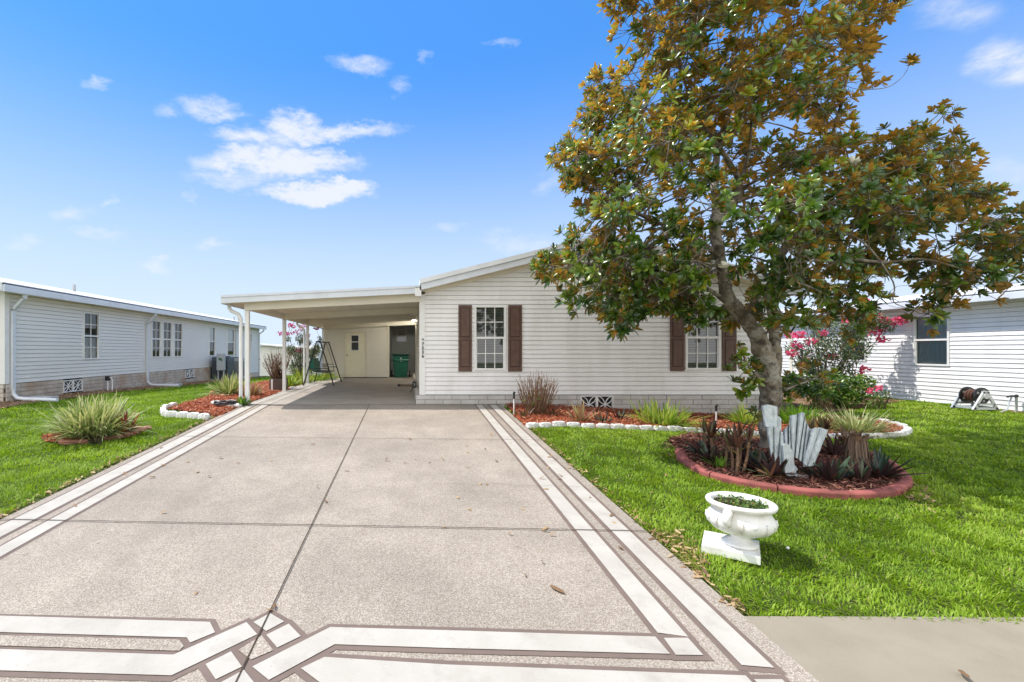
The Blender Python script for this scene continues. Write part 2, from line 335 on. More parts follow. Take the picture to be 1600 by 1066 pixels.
# exposed aggregate
def aggregate():
    m = mat('exposed aggregate concrete', (.4, .36, .31), .8, .25); nt = m.node_tree; b = nt.nodes['Principled BSDF']; tcn = nt.nodes['Texture Coordinate']
    v = nt.nodes.new('ShaderNodeTexVoronoi'); v.inputs['Scale'].default_value = 160; nt.links.new(tcn.outputs['Object'], v.inputs['Vector'])
    s_ = nt.nodes.new('ShaderNodeSeparateColor'); nt.links.new(v.outputs['Color'], s_.inputs[0])
    r = nt.nodes.new('ShaderNodeValToRGB'); e = r.color_ramp.elements; e[0].position = 0; e[0].color = (.31, .25, .195, 1); e[1].position = 1; e[1].color = (.64, .56, .46, 1)
    for p_, c_ in ((.3, (.42, .35, .28)), (.62, (.50, .43, .35)), (.85, (.60, .54, .47))): x = e.new(p_); x.color = (*c_, 1)
    nt.links.new(s_.outputs[0], r.inputs[0])
    dk = nt.nodes.new('ShaderNodeMapRange'); dk.inputs[1].default_value = .25; dk.inputs[2].default_value = .75; dk.inputs[3].default_value = 1; dk.inputs[4].default_value = .78
    nt.links.new(v.outputs['Distance'], dk.inputs[0])
    c = mixc(nt, 1.0, r.outputs[0], dk.outputs[0], 'MULTIPLY')
    n = nt.nodes.new('ShaderNodeTexNoise'); n.inputs['Scale'].default_value = .55; n.inputs['Detail'].default_value = 6; n.inputs['Roughness'].default_value = .6; nt.links.new(tcn.outputs['Object'], n.inputs['Vector'])
    mr = nt.nodes.new('ShaderNodeMapRange'); mr.inputs[1].default_value = .35; mr.inputs[2].default_value = .68; mr.inputs[3].default_value = .87; mr.inputs[4].default_value = .64; nt.links.new(n.outputs[0], mr.inputs[0])
    c = mixc(nt, 1.0, c, mr.outputs[0], 'MULTIPLY')
    n = nt.nodes.new('ShaderNodeTexNoise'); n.inputs['Scale'].default_value = 3.5; n.inputs['Detail'].default_value = 5; nt.links.new(tcn.outputs['Object'], n.inputs['Vector'])
    c = mixc(nt, 1.0, c, mathn(nt, 'MULTIPLY_ADD', n.outputs[0], .35, .82), 'MULTIPLY')
    mp_ = nt.nodes.new('ShaderNodeMapping'); mp_.inputs['Scale'].default_value = (1.6, .28, 1); nt.links.new(tcn.outputs['Object'], mp_.inputs[0])
    n = nt.nodes.new('ShaderNodeTexNoise'); n.inputs['Scale'].default_value = 1.3; n.inputs['Detail'].default_value = 7; n.inputs['Roughness'].default_value = .65; nt.links.new(mp_.outputs[0], n.inputs['Vector'])
    mr = nt.nodes.new('ShaderNodeMapRange'); mr.inputs[1].default_value = .48; mr.inputs[2].default_value = .72; nt.links.new(n.outputs[0], mr.inputs[0])
    c = mixc(nt, mathn(nt, 'MULTIPLY', mr.outputs[0], .32), c, (.22, .185, .15))
    n = nt.nodes.new('ShaderNodeTexNoise'); n.inputs['Scale'].default_value = 14; n.inputs['Detail'].default_value = 2; nt.links.new(tcn.outputs['Object'], n.inputs['Vector'])
    mr = nt.nodes.new('ShaderNodeMapRange'); mr.inputs[1].default_value = .70; mr.inputs[2].default_value = .76; nt.links.new(n.outputs[0], mr.inputs[0])
    c = mixc(nt, mathn(nt, 'MULTIPLY', mr.outputs[0], .45), c, (.16, .12, .09))
    nt.links.new(c, b.inputs['Base Color'])
    bp = nt.nodes.new('ShaderNodeBump'); bp.inputs['Strength'].default_value = .4; bp.inputs['Distance'].default_value = .003; bp.invert = True
    nt.links.new(v.outputs['Distance'], bp.inputs['Height']); nt.links.new(bp.outputs[0], b.inputs['Normal']); return m
M['aggregate'] = aggregate()
M['carport_floor'] = mat('sealed carport concrete', (.38, .345, .30), .8, .25, var=.15, vscale=1.5, fine=.15, fscale=90)
def glass():
    m = bpy.data.materials.new('window glass'); m.use_nodes = True; nt = m.node_tree; out = nt.nodes['Material Output']; nt.nodes.remove(nt.nodes['Principled BSDF'])
    g = nt.nodes.new('ShaderNodeBsdfGlossy'); g.inputs['Roughness'].default_value = .01; t = nt.nodes.new('ShaderNodeBsdfTransparent'); t.inputs[0].default_value = (.86, .9, .9, 1)
    f = nt.nodes.new('ShaderNodeFresnel'); f.inputs[0].default_value = 1.52; mx = nt.nodes.new('ShaderNodeMixShader')
    nt.links.new(mathn(nt, 'MULTIPLY_ADD', f.outputs[0], 1.2, .06, clamp=True), mx.inputs[0]); nt.links.new(t.outputs[0], mx.inputs[1]); nt.links.new(g.outputs[0], mx.inputs[2]); nt.links.new(mx.outputs[0], out.inputs[0]); return m
M['glass'] = glass()
def barkmat():
    m = mat('magnolia bark', (.30, .26, .20), .9, .2, col2=(.13, .105, .08), vscale=6, bump=1, bscale=26, fine=.25, fscale=45); nt = m.node_tree; b = nt.nodes['Principled BSDF']
    src = b.inputs['Base Color'].links[0].from_socket; tcn = nt.nodes['Texture Coordinate']
    n = nt.nodes.new('ShaderNodeTexNoise'); n.inputs['Scale'].default_value = 4.2; n.inputs['Detail'].default_value = 8; n.inputs['Roughness'].default_value = .65; nt.links.new(tcn.outputs['Object'], n.inputs['Vector'])
    mr = nt.nodes.new('ShaderNodeMapRange'); mr.inputs[1].default_value = .52; mr.inputs[2].default_value = .58; nt.links.new(n.outputs[0], mr.inputs[0])
    c = mixc(nt, mathn(nt, 'MULTIPLY', mr.outputs[0], .7), src, (.40, .38, .33))
    n = nt.nodes.new('ShaderNodeTexNoise'); n.inputs['Scale'].default_value = 5; n.inputs['Detail'].default_value = 4; nt.links.new(tcn.outputs['Generated'], n.inputs['Vector'])
    mr = nt.nodes.new('ShaderNodeMapRange'); mr.inputs[1].default_value = .60; mr.inputs[2].default_value = .66; nt.links.new(n.outputs[0], mr.inputs[0])
    c = mixc(nt, mathn(nt, 'MULTIPLY', mr.outputs[0], .6), c, (.12, .13, .05))
    nt.links.new(c, b.inputs['Base Color']); return m
M['bark'] = grime(barkmat(), (.05, .042, .035), 7, .85, .5, .64)
M['lawnsoil'] = mat('lawn soil', (.06, .085, .02), .95, .1, col2=(.06, .075, .02), vscale=9, bump=.6, fine=.3, fscale=70)
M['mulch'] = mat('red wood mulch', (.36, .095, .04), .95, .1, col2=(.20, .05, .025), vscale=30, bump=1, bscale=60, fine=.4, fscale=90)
M['shaded_mulch'] = mat('maroon mulch with painted shade', (.13, .042, .028), .95, .1, col2=(.07, .025, .018), vscale=30, bump=1, bscale=60, fine=.4, fscale=90)  # ring bed mulch: the magnolia's shade is painted into this darker maroon
M['shaded_chips'] = leafmat('maroon chips with painted shade', [(0, (.05, .018, .012)), (.5, (.14, .045, .03)), (.85, (.24, .09, .055)), (1, (.40, .24, .16))], rough=.9, trans=0)  # chips of the ring bed, tree shade put into their colour as well
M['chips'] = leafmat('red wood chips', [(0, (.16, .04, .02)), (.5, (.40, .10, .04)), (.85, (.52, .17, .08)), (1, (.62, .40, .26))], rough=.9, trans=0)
M['litter'] = leafmat('dry leaf litter', [(0, (.13, .07, .035)), (.5, (.32, .19, .09)), (1, (.52, .38, .20))], rough=.7, trans=.1)
M['grass'] = leafmat('lawn grass', [(0, (.075, .145, .006)), (.4, (.18, .30, .016)), (.8, (.32, .455, .04)), (.9, (.36, .43, .085)), (1, (.48, .38, .18))], rough=.5, trans=.35, spec=.3)
M['magnolia'] = leafmat('magnolia leaf', [(0, (.025, .06, .012)), (.3, (.06, .13, .017)), (.6, (.15, .24, .024)), (.85, (.31, .36, .035)), (1, (.46, .36, .05))],
    under=[(0, (.06, .10, .025)), (.24, (.17, .17, .035)), (.44, (.32, .18, .035)), (.7, (.52, .25, .04)), (.88, (.58, .34, .06)), (1, (.42, .42, .08))], rough=.27, trans=.32, spec=.8)
M['variegated'] = leafmat('variegated strap leaf', [(0, (.10, .16, .04)), (.35, (.26, .33, .12)), (.7, (.52, .54, .28)), (1, (.62, .56, .36))], rough=.5, trans=.25)
M['yellowgreen'] = leafmat('yellow green strap leaf', [(0, (.10, .20, .02)), (.5, (.26, .38, .05)), (1, (.50, .52, .12))], rough=.5, trans=.3)
M['fern'] = leafmat('bright green leaf', [(0, (.08, .20, .02)), (.5, (.17, .36, .03)), (1, (.33, .50, .06))], rough=.5, trans=.3)
M['pinkstrap'] = leafmat('pink brown strap leaf', [(0, (.16, .06, .05)), (.4, (.34, .17, .12)), (.75, (.44, .34, .16)), (1, (.36, .40, .15))], rough=.5, trans=.2)
M['purple'] = leafmat('dark green purple leaf', [(0, (.012, .022, .012)), (.55, (.03, .06, .028)), (.85, (.07, .11, .05)), (1, (.10, .06, .04))], under=[(0, (.03, .012, .016)), (1, (.07, .03, .03))], rough=.3, trans=.1)
M['cordyline'] = leafmat('maroon cordyline leaf', [(0, (.05, .025, .02)), (.4, (.13, .05, .035)), (.7, (.20, .11, .06)), (.85, (.10, .13, .05)), (1, (.26, .20, .10))], rough=.4, trans=.2)
M['redbrom'] = leafmat('red bromeliad leaf', [(0, (.12, .012, .015)), (.6, (.28, .022, .02)), (1, (.35, .09, .04))], rough=.4, trans=.2)
M['shrub'] = leafmat('shrub leaf', [(0, (.035, .08, .015)), (.5, (.085, .18, .03)), (.85, (.19, .32, .05)), (1, (.30, .20, .07))], rough=.45, trans=.3)
M['greyshrub'] = leafmat('grey green leaf', [(0, (.05, .085, .04)), (.5, (.12, .18, .085)), (.9, (.23, .28, .15)), (1, (.35, .16, .08))], rough=.5, trans=.25)
M['drybrown'] = leafmat('dry hanging leaf', [(0, (.06, .035, .025)), (.5, (.17, .11, .075)), (1, (.30, .21, .15))], rough=.8, trans=.1)
M['pink'] = leafmat('pink blossom', [(0, (.55, .03, .16)), (.6, (.80, .10, .28)), (1, (.85, .30, .42))], rough=.6, trans=.3)
M['magenta'] = leafmat('magenta blossom', [(0, (.40, .01, .13)), (1, (.70, .06, .30))], rough=.6, trans=.3)
# ---------------------------------------------------------------- ground, driveway, sidewalk
def grid_xy(xs, ys):
    X, Y = np.meshgrid(xs, ys); n, m = X.shape; q = []
    i = np.arange(n - 1)[:, None] * m + np.arange(m - 1)[None]; q = np.stack([i, i + 1, i + m + 1, i + m], -1).reshape(-1, 4)
    return X, Y, q
DL, DR = -3.85, 2.10
xs = np.concatenate([[-2500, -600, -120, -40], np.arange(-20, 24.1, .4), [40, 120, 600, 2500]])
ys = np.concatenate([[-60, -20], np.arange(-6, 34.1, .4), [40, 50, 80, 200, 700, 2500]])
X, Y, q = grid_xy(xs, ys); Z = T(X, Y) - .02
Z = np.where((X > DL - .05) & (X < DR + .05) & (Y < 22), Z - .05, Z)
npmesh('lawn_ground', np.stack([X, Y, Z], -1).reshape(-1, 3), q, M['lawnsoil'], smooth=True)['kind'] = 'structure'
def pz(y): return -0.588 + 0.056 * y
dw = MB(); y0, y1, ym = -4.0, 10.42, 10.42
dw.hexa([(DL, y0, pz(y0) - .3), (DR, y0, pz(y0) - .3), (DR, y1, pz(y1) - .3), (DL, y1, pz(y1) - .3), (DL, y0, pz(y0)), (DR, y0, pz(y0)), (DR, y1, pz(y1)), (DL, y1, pz(y1))])
drive = dw.build('driveway', M['aggregate']); drive['kind'] = 'structure'
fl = MB(); fl.hexa([(DL, 10.44, -.4), (.30, 10.44, -.4), (.30, 22.9, -.4), (DL, 22.9, -.4), (DL, 10.44, 0), (.30, 10.44, 0), (.30, 22.9, .06), (DL, 22.9, .06)])
fl.box((.3, 10.44, -.4), (DR, 10.75, -.004))
floor = fl.build('carport_floor', M['carport_floor']); floor['kind'] = 'structure'
def sheet(name, poly, mt, dz, parent=drive, zf=None):
    zf = zf or (lambda x, y: pz(y) if y <= 10.43 else .006 * (y - 10.44) * .8)
    MB().quad(*[(x, y, zf(x, y) + dz) for x, y in poly]).build(name, mt, parent)
def thickline(a, b, w):
    a, b = W((a[0], a[1])), W((b[0], b[1])); d = (b - a).normalized(); n = W((-d.y, d.x)) * w / 2
    return [tuple(a - n), tuple(b - n), tuple(b + n), tuple(a + n)]
def offset(poly, w):
    if sum(poly[i][0] * poly[(i + 1) % len(poly)][1] - poly[(i + 1) % len(poly)][0] * poly[i][1] for i in range(len(poly))) < 0: poly = poly[::-1]
    out = []; n = len(poly)
    for i in range(n):
        p0, p, p1 = W(poly[i - 1]), W(poly[i]), W(poly[(i + 1) % n]); d0 = (p - p0).normalized(); d1 = (p1 - p).normalized()
        n0 = W((d0.y, -d0.x)); n1 = W((d1.y, -d1.x)); b = n0 + n1; b = b / max(b.length_squared / 2, .5)
        out.append(tuple(p + b * w))
    return out
cnt = [0]
def painted(poly, kind='cream', w=.036):
    cnt[0] += 1; k = cnt[0] * .00016
    sheet('painted_outline', offset(poly, w), M['taupe_paint'], .0015 + k)
    sheet('painted_stripe' if kind == 'cream' else 'aggregate_inset', poly, M['cream_paint'] if kind == 'cream' else M['aggregate'], .0062 + k)
def px(*pts): return [tuple(G(x, y, True)[:2]) for x, y in pts]
a_, b_ = G(1026, 992, True), G(1069, 993, True)
painted([(1.47, a_.y + .01), (1.63, b_.y - .02), (1.66, 10.42), (1.52, 10.42)])
painted([(1.78, 2.44), (1.94, 2.42), (1.98, 10.42), (1.83, 10.42)])
painted([(-3.37, .6), (-3.22, .6), (-3.22, 10.42), (-3.37, 10.42)], w=.03)
painted([(-3.72, .6), (-3.52, .6), (-3.52, 10.42), (-3.72, 10.42)], w=.03)
for (xa, xb) in ((-3.35, -3.23), (-3.70, -3.54)):
    cnt[0] += 1
    MB().quad(*[(x, y, .0045 * (y - 10.44) + .006) for x, y in ((xa, 10.44), (xb, 10.44), (xb, 19.9), (xa, 19.9))]).build('painted_stripe', M['cream_paint'], floor)
painted(px((-160, 959), (328, 973.5), (336, 990), (297, 1006), (292, 998), (-160, 985)))
painted(px((-160, 990.5), (280, 1001.5), (287, 1011.5), (280, 1019), (-160, 1006)), 'agg')
painted(px((-160, 1011), (271, 1025), (385, 974), (402, 993), (268, 1057.5), (-160, 1045)))
painted(px((396, 974), (422, 960), (444, 973), (416, 988)))
painted(px((416, 994), (451, 976.5), (470, 996), (433, 1014)))
painted(px((372, 1018), (409, 995), (427, 1018), (392, 1033)), 'agg')
painted(px((321, 1040), (361, 1020), (378, 1044), (337, 1064)))
painted(px((381, 1049), (401, 1074), (356, 1100), (341, 1071)))
painted(px((394, 1044), (516, 982), (700, 987), (1024, 997), (1047, 1024), (700, 1015), (523, 1009), (420, 1065)))
painted(px((1037, 999), (1075, 999), (1099, 1026), (1056, 1025.5)))
painted(px((470, 1046.6), (507, 1029), (700, 1041), (1165, 1058), (1200, 1095), (700, 1090), (520, 1084)))
painted(px((1178, 1064), (1222, 1064), (1256, 1100), (1210, 1098)))
# control joints
def jl(px0, px1, w=.012): a, b = G(*px0, True), G(*px1, True); sheet('control_joint', thickline(a, b, w), M['joint'], .0118)
j0 = G(575, 637, True); sheet('control_joint', thickline((-.875, .3), (j0.x, 10.42), .0095), M['joint'], .0115)
for yy in (7.32, 4.13, .93): sheet('control_joint', thickline((DL, yy + .041 * 4.0 - .03), (DR, yy - .041 * 1.95 - .03), .009 if yy > 5 else .011), M['joint'], .0125)
sheet('control_joint', thickline((DL, 10.41), (DR, 10.41), .02), M['joint'], .0130)
cr = [G(x, y, True) for x, y in ((672, 758), (705, 757), (740, 759), (770, 757), (800, 760), (838, 761), (870, 760), (905, 762))]
for a_c, b_c in zip(cr[:-1], cr[1:]):
    mid = ((a_c.x + b_c.x) / 2, (a_c.y + b_c.y) / 2 + random.uniform(-.01, .01))
    sheet('hairline_crack', thickline((a_c.x, a_c.y), mid, .0035), M['joint'], .0142); sheet('hairline_crack', thickline(mid, (b_c.x, b_c.y), .0035), M['joint'], .0146)
# sidewalk, right of driveway
sw = MB(); ya, yb = G(1165, 962, True), G(1600, 976, True)
sl_ = (yb.y - ya.y) / (yb.x - ya.x); f1 = lambda x: ya.y + sl_ * (x - ya.x)
sw.hexa([(DR, -.5, pz(-.5) - .2), (40, -.5, pz(-.5) - .2), (40, f1(6), pz(2.7) - .2), (DR, f1(DR), pz(2.9) - .2), (DR, -.5, pz(-.5) - .004), (40, -.5, pz(-.5) - .004), (40, f1(6), pz(f1(6)) - .004), (DR, f1(DR), pz(f1(DR)) - .004)])
swo = sw.build('sidewalk', M['sidewalk']); swo['kind'] = 'structure'
# ---------------------------------------------------------------- siding walls
def wall(mb, p0, p1, z0, z1, top=None, holes=(), e=.104, out=.016, g=.009, dp=.03):
    """lapped siding from p0 to p1 (seen with the outside on the right-hand side when walking p0->p1 ... normal = (dy,-dx)); top(z)->(s0,s1) span"""
    p0, p1 = W((*p0, 0)), W((*p1, 0)); L = (p1 - p0).length; u = (p1 - p0) / L; n = W((u.y, -u.x, 0))
    z = z0
    while z < z1 - 1e-4:
        zt = min(z + e, z1); zg = min(z + g, zt); cuts = sorted({z, zg, zt} | {h for ho in holes for h in (ho[2], ho[3]) if z < h < zt})
        off = lambda q_: out * (1 - (q_ - z) / e) + .002
        for a, b in zip(cuts[:-1], cuts[1:]):
            sa0, sa1 = top(a) if top else (0, L); sb0, sb1 = top(b) if top else (0, L); m = (a + b) / 2
            hs = sorted((ho[0], ho[1]) for ho in holes if ho[2] <= m <= ho[3])
            xs_ = [(sa0, sb0)]
            for h0, h1 in hs: xs_ += [(h0, h0), (h1, h1)]
            xs_.append((sa1, sb1)); slot = m < zg; da, db = (-dp, -dp) if slot else (off(a), off(b))
            for i in range(0, len(xs_), 2):
                (a0, b0), (a1, b1) = xs_[i], xs_[i + 1]
                if a1 - a0 < 1e-4: continue
                mb.quad(p0 + u * a0 + n * da + W((0, 0, a)), p0 + u * a1 + n * da + W((0, 0, a)), p0 + u * b1 + n * db + W((0, 0, b)), p0 + u * b0 + n * db + W((0, 0, b)))
                if a == zg: mb.quad(p0 + u * a0 + n * -dp + W((0, 0, a)), p0 + u * a1 + n * -dp + W((0, 0, a)), p0 + u * a1 + n * off(a) + W((0, 0, a)), p0 + u * a0 + n * off(a) + W((0, 0, a)))
                if a == z: mb.quad(p0 + u * a0 + n * -dp + W((0, 0, a)), p0 + u * a1 + n * -dp + W((0, 0, a)), p0 + u * a1 + n * .002 + W((0, 0, a)), p0 + u * a0 + n * .002 + W((0, 0, a)))
        z = zt
    return mb
class Fr:                                       # local frame on a wall: s along, z up, d outward
    def __init__(s, p0, p1): s.p = W((*p0, 0)); s.u = (W((*p1, 0)) - s.p).normalized(); s.n = W((s.u.y, -s.u.x, 0))
    def at(s, a, d, z): return s.p + s.u * a + s.n * d + W((0, 0, z))
    def box(s, mb, s0, s1, d0, d1, z0, z1):
        return mb.hexa([s.at(s0, d1, z0), s.at(s1, d1, z0), s.at(s1, d0, z0), s.at(s0, d0, z0), s.at(s0, d1, z1), s.at(s1, d1, z1), s.at(s1, d0, z1), s.at(s0, d0, z1)])
def window(fr, parent, s0, s1, z0, z1, cols=3, rows=2, fw=.045, blinds=True, mid=None, frame='trim', cover=None, gl=True, curtain=None, dense=.038, cmat='curtain'):
    w = MB(); fr.box(w, s0, s0 + fw, -.03, .035, z0, z1); fr.box(w, s1 - fw, s1, -.03, .035, z0, z1)
    fr.box(w, s0 + fw, s1 - fw, -.03, .034, z1 - fw, z1); fr.box(w, s0 + fw, s1 - fw, -.03, .037, z0, z0 + fw)
    wo = w.build('window', M[frame], parent)
    mid = mid if mid is not None else (z0 + z1) / 2; i0, i1 = s0 + fw, s1 - fw
    w = MB(); fr.box(w, i0, i1, -.025, .026, mid - .024, mid + .024); fr.box(w, i0, i0 + .02, -.02, .012, z0 + fw, mid - .024); fr.box(w, i1 - .02, i1, -.02, .012, z0 + fw, mid - .024)
    for c in range(1, cols):
        x = i0 + (i1 - i0) * c / cols
        for a, b in ((z0 + fw, mid - .024), (mid + .024, z1 - fw)): fr.box(w, x - .009, x + .009, -.012, .006, a, b)
    for (a, b) in ((z0 + fw, mid - .024), (mid + .024, z1 - fw)):
        for r in range(1, rows): zz = a + (b - a) * r / rows; fr.box(w, i0 + .02, i1 - .02, -.010, .004, zz - .009, zz + .009)
    w.build('sash', M[frame], wo)
    if gl: w = MB(); w.quad(fr.at(i0, -.015, z0 + fw), fr.at(i1, -.015, z0 + fw), fr.at(i1, -.015, z1 - fw), fr.at(i0, -.015, z1 - fw)).build('pane', M['glass'], wo)
    if blinds:
        w = MB(); z = z0 + fw + .02
        while z < z1 - fw:
            w.hexa([fr.at(i0, -.050, z + .022), fr.at(i1, -.050, z + .022), fr.at(i1, -.068, z), fr.at(i0, -.068, z), fr.at(i0, -.050, z + .024), fr.at(i1, -.050, z + .024), fr.at(i1, -.068, z + .002), fr.at(i0, -.068, z + .002)]); z += dense
        w.build('blind', M['blind'], wo)
    if curtain:
        a, b = curtain; w = MB(); n = 14; pts = [(i0 + (i1 - i0) * k / n, -.06 - .012 * (k % 2)) for k in range(n + 1)]
        for k in range(n): w.quad(fr.at(pts[k][0], pts[k][1], a), fr.at(pts[k + 1][0], pts[k + 1][1], a), fr.at(pts[k + 1][0], pts[k + 1][1], b), fr.at(pts[k][0], pts[k][1], b))
        w.build('curtain', M[cmat], wo)
    w = MB(); a, b, c_, d_ = s0 + .01, s1 - .01, z0 + .01, z1 - .01
    q8 = [fr.at(x, dd, z) for dd in (-.02, -.25) for x, z in ((a, c_), (b, c_), (b, d_), (a, d_))]
    w.add(q8, [(4, 5, 6, 7), (0, 1, 5, 4), (1, 2, 6, 5), (2, 3, 7, 6), (3, 0, 4, 7)]).build('room_interior', M['dark'], wo)
    return wo
def blocks(mb, fr, s0, s1, zb, zt, h=.105, l=.41, d=.05, holes=()):
    row = 0; z = zt
    while z > zb:
        a = s0 + (-(l / 2) if row % 2 else 0)
        while a < s1:
            x0, x1 = max(a + .007, s0), min(a + l - .007, s1); zz0 = max(z - h + .008, zb)
            if x1 - x0 > .02:
                segs = [(x0, x1)]
                for (h0, h1, hz0, hz1) in holes:
                    if zz0 < hz1 and z > hz0:
                        ns = []
                        for (p_, q_) in segs:
                            if q_ <= h0 or p_ >= h1: ns.append((p_, q_))
                            else:
                                if p_ < h0: ns.append((p_, h0))
                                if q_ > h1: ns.append((h1, q_))
                        segs = ns
                for (p_, q_) in segs:
                    if q_ - p_ < .01: continue
                    j = random.uniform(-.006, .008); o = len(mb.v); fr.box(mb, p_, q_, -.02, d + j, zz0, z - .004)
            a += l
        z -= h; row += 1
    return mb
def vent(fr, parent, s0, s1, z0, z1, d=.06):
    w = MB(); t = .022; n = 2
    for k in range(n):
        a = s0 + (s1 - s0) * k / n; b = s0 + (s1 - s0) * (k + 1) / n; cx, cz = (a + b) / 2, (z0 + z1) / 2; r = (b - a) / 2
        fr.box(w, a, a + t, 0, d, z0, z1); fr.box(w, b - t, b, 0, d, z0, z1); fr.box(w, a + t, b - t, 0, d, z0, z0 + t); fr.box(w, a + t, b - t, 0, d, z1 - t, z1)
        hz_ = (z1 - z0) / 2
        for sx in (-1, 1):
            for sz in (-1, 1):
                for side in (-1, 1):
                    pts = []
                    for i in range(7):
                        q_ = i / 6; bow = math.sin(math.pi * q_) * .17 * side
                        pts.append(fr.at(cx + sx * r * q_ * .96 - bow * sz * r * sx * sx, d - .014, cz + sz * hz_ * q_ * .96 + bow * sx * hz_))
                    w.tube(pts, .011, 5)
    vo = w.build('vent_block', M['trim'], parent)
    w = MB(); fr.box(w, s0 + .005, s1 - .005, -.1, .004, z0 + .005, z1 - .005); w.build('vent_opening', M['dark'], vo)
    return vo
# ---------------------------------------------------------------- main house
HX0, HX1, HY0, HY1 = .27, 8.46, 10.5, 24.0
EAVE, SL = 2.61, .248; RX = (HX0 + HX1) / 2
house = thing('manufactured_house', 'white lap-sided manufactured house with brown shutters and low gable behind the driveway', 'house', (HX0, HY0, 0))
fr = Fr((HX0, HY0), (HX1, HY0)); ex = lambda p: (p - 640) * HY0 / F - HX0; ez = lambda y: CZ - (y - 548) * HY0 / F
SB = ez(617)
wins = [(ex(741), ex(790.5), ez(578.5), ez(477.5)), (ex(1070), ex(1125), ez(578), ez(477))]
topf = lambda z: (0, HX1 - HX0) if z <= EAVE else (min((z - EAVE) / SL, (HX1 - HX0) / 2), max(HX1 - HX0 - (z - EAVE) / SL, (HX1 - HX0) / 2))
RIDGE = EAVE + SL * (HX1 - HX0) / 2
wall(MB(), (HX0, HY0), (HX1, HY0), SB, RIDGE, topf, wins).build('front_wall', M['siding'], house)
w = MB(); w.box((HX0, HY0 + .3, -.6), (HX1, HY1, 2.55)); w.build('house_core', M['dark'], house)
wall(MB(), (HX0, HY1), (HX0, HY0), .24, 2.62).build('side_wall', M['siding_cream'], house, label='cream lap-sided wall along the carport')
wall(MB(), (HX1, HY0), (HX1, HY1), .24, 2.62).build('side_wall', M['siding'], house, label='white lap-sided wall facing the neighbour')
for (a, b, c_, d_) in wins: window(fr, house, a, b, c_, d_)
for (x0, x1, y0_, y1_) in ((716, 737, 477, 580.5), (793.5, 815, 477, 580.5), (1046, 1068, 476, 580), (1127.5, 1149, 476, 580)):
    a, b, c_, d_ = ex(x0), ex(x1), ez(y1_), ez(y0_); w = MB(); fr.box(w, a, b, .02, .045, c_, d_)
    so_ = w.build('shutter', M['shutter'], house, bevel=.003); mz = (c_ + d_) / 2
    w = MB(); w2 = MB()
    for (z0_, z1_) in ((c_ + .10, mz - .035), (mz + .02, d_ - .06)):
        fr.box(w, a + .040, b - .040, .045, .0465, z0_, z1_); fr.box(w2, a + .060, b - .060, .0465, .056, z0_ + .02, z1_ - .02)
    w.build('panel_groove', M['shutter_line'], so_); w2.build('raised_panel', M['shutter'], so_, bevel=.006)
# corner trims
w = MB(); fr.box(w, -.02, .09, .0, .03, .22, EAVE - .02); fr.box(w, -.045, -.02, -.10, .03, .22, EAVE - .02); w.build('corner_trim', M['trim'], house)
w = MB(); fr.box(w, HX1 - HX0 - .09, HX1 - HX0 + .02, 0, .03, .22, EAVE - .02); w.build('corner_trim', M['trim'], house)
# house number, one part per digit
for i, ch in enumerate("97536"):
    cu = bpy.data.curves.new('digit', 'FONT'); cu.body = ch; cu.size = .10; cu.extrude = .004; cu.align_x = 'CENTER'; cu.offset = .003
    to = bpy.data.objects.new('digit', cu); C.objects.link(to); dg = bpy.context.evaluated_depsgraph_get(); me = bpy.data.meshes.new_from_object(to.evaluated_get(dg))
    bpy.data.objects.remove(to); me.materials.append(M['black']); do = bpy.data.objects.new('house_number', me); C.objects.link(do); do.parent = house
    do.rotation_euler = (R(90), 0, 0); do.location = W((HX0 + .035, HY0 - .036, ez(534 + i * 6.2 + .0))) - house.location
# skirting
gz = lambda s: -.04 - .26 * float(sst(1.8, 8, HX0 + s))
VA = (ex(905.5), ex(956.5), ez(645.5), ez(617.8))
w = MB(); blocks(w, fr, -.12, HX1 - HX0, -.42, SB - .005, holes=[VA], d=.06); fr.box(w, -.14, HX1 - HX0 + .02, -.02, .082, SB - .105, SB - .07) if False else None
sk = w.build('skirting', M['block'], house); w = MB()
fr.box(w, -.11, VA[0], -.1, .045, -.42, SB - .01); fr.box(w, VA[1], HX1 - HX0, -.1, .045, -.42, SB - .01); fr.box(w, VA[0], VA[1], -.1, .045, -.42, VA[2]); w.build('mortar', M['mortar'], sk)
frs = Fr((HX0, HY1), (HX0, HY0 - .06)); w = MB(); blocks(w, frs, 0, HY1 - HY0 + .05, 0, SB - .006, d=.12); w.build('skirting', M['block'], house)
vent(fr, house, VA[0], VA[1], VA[2], VA[3], .075)
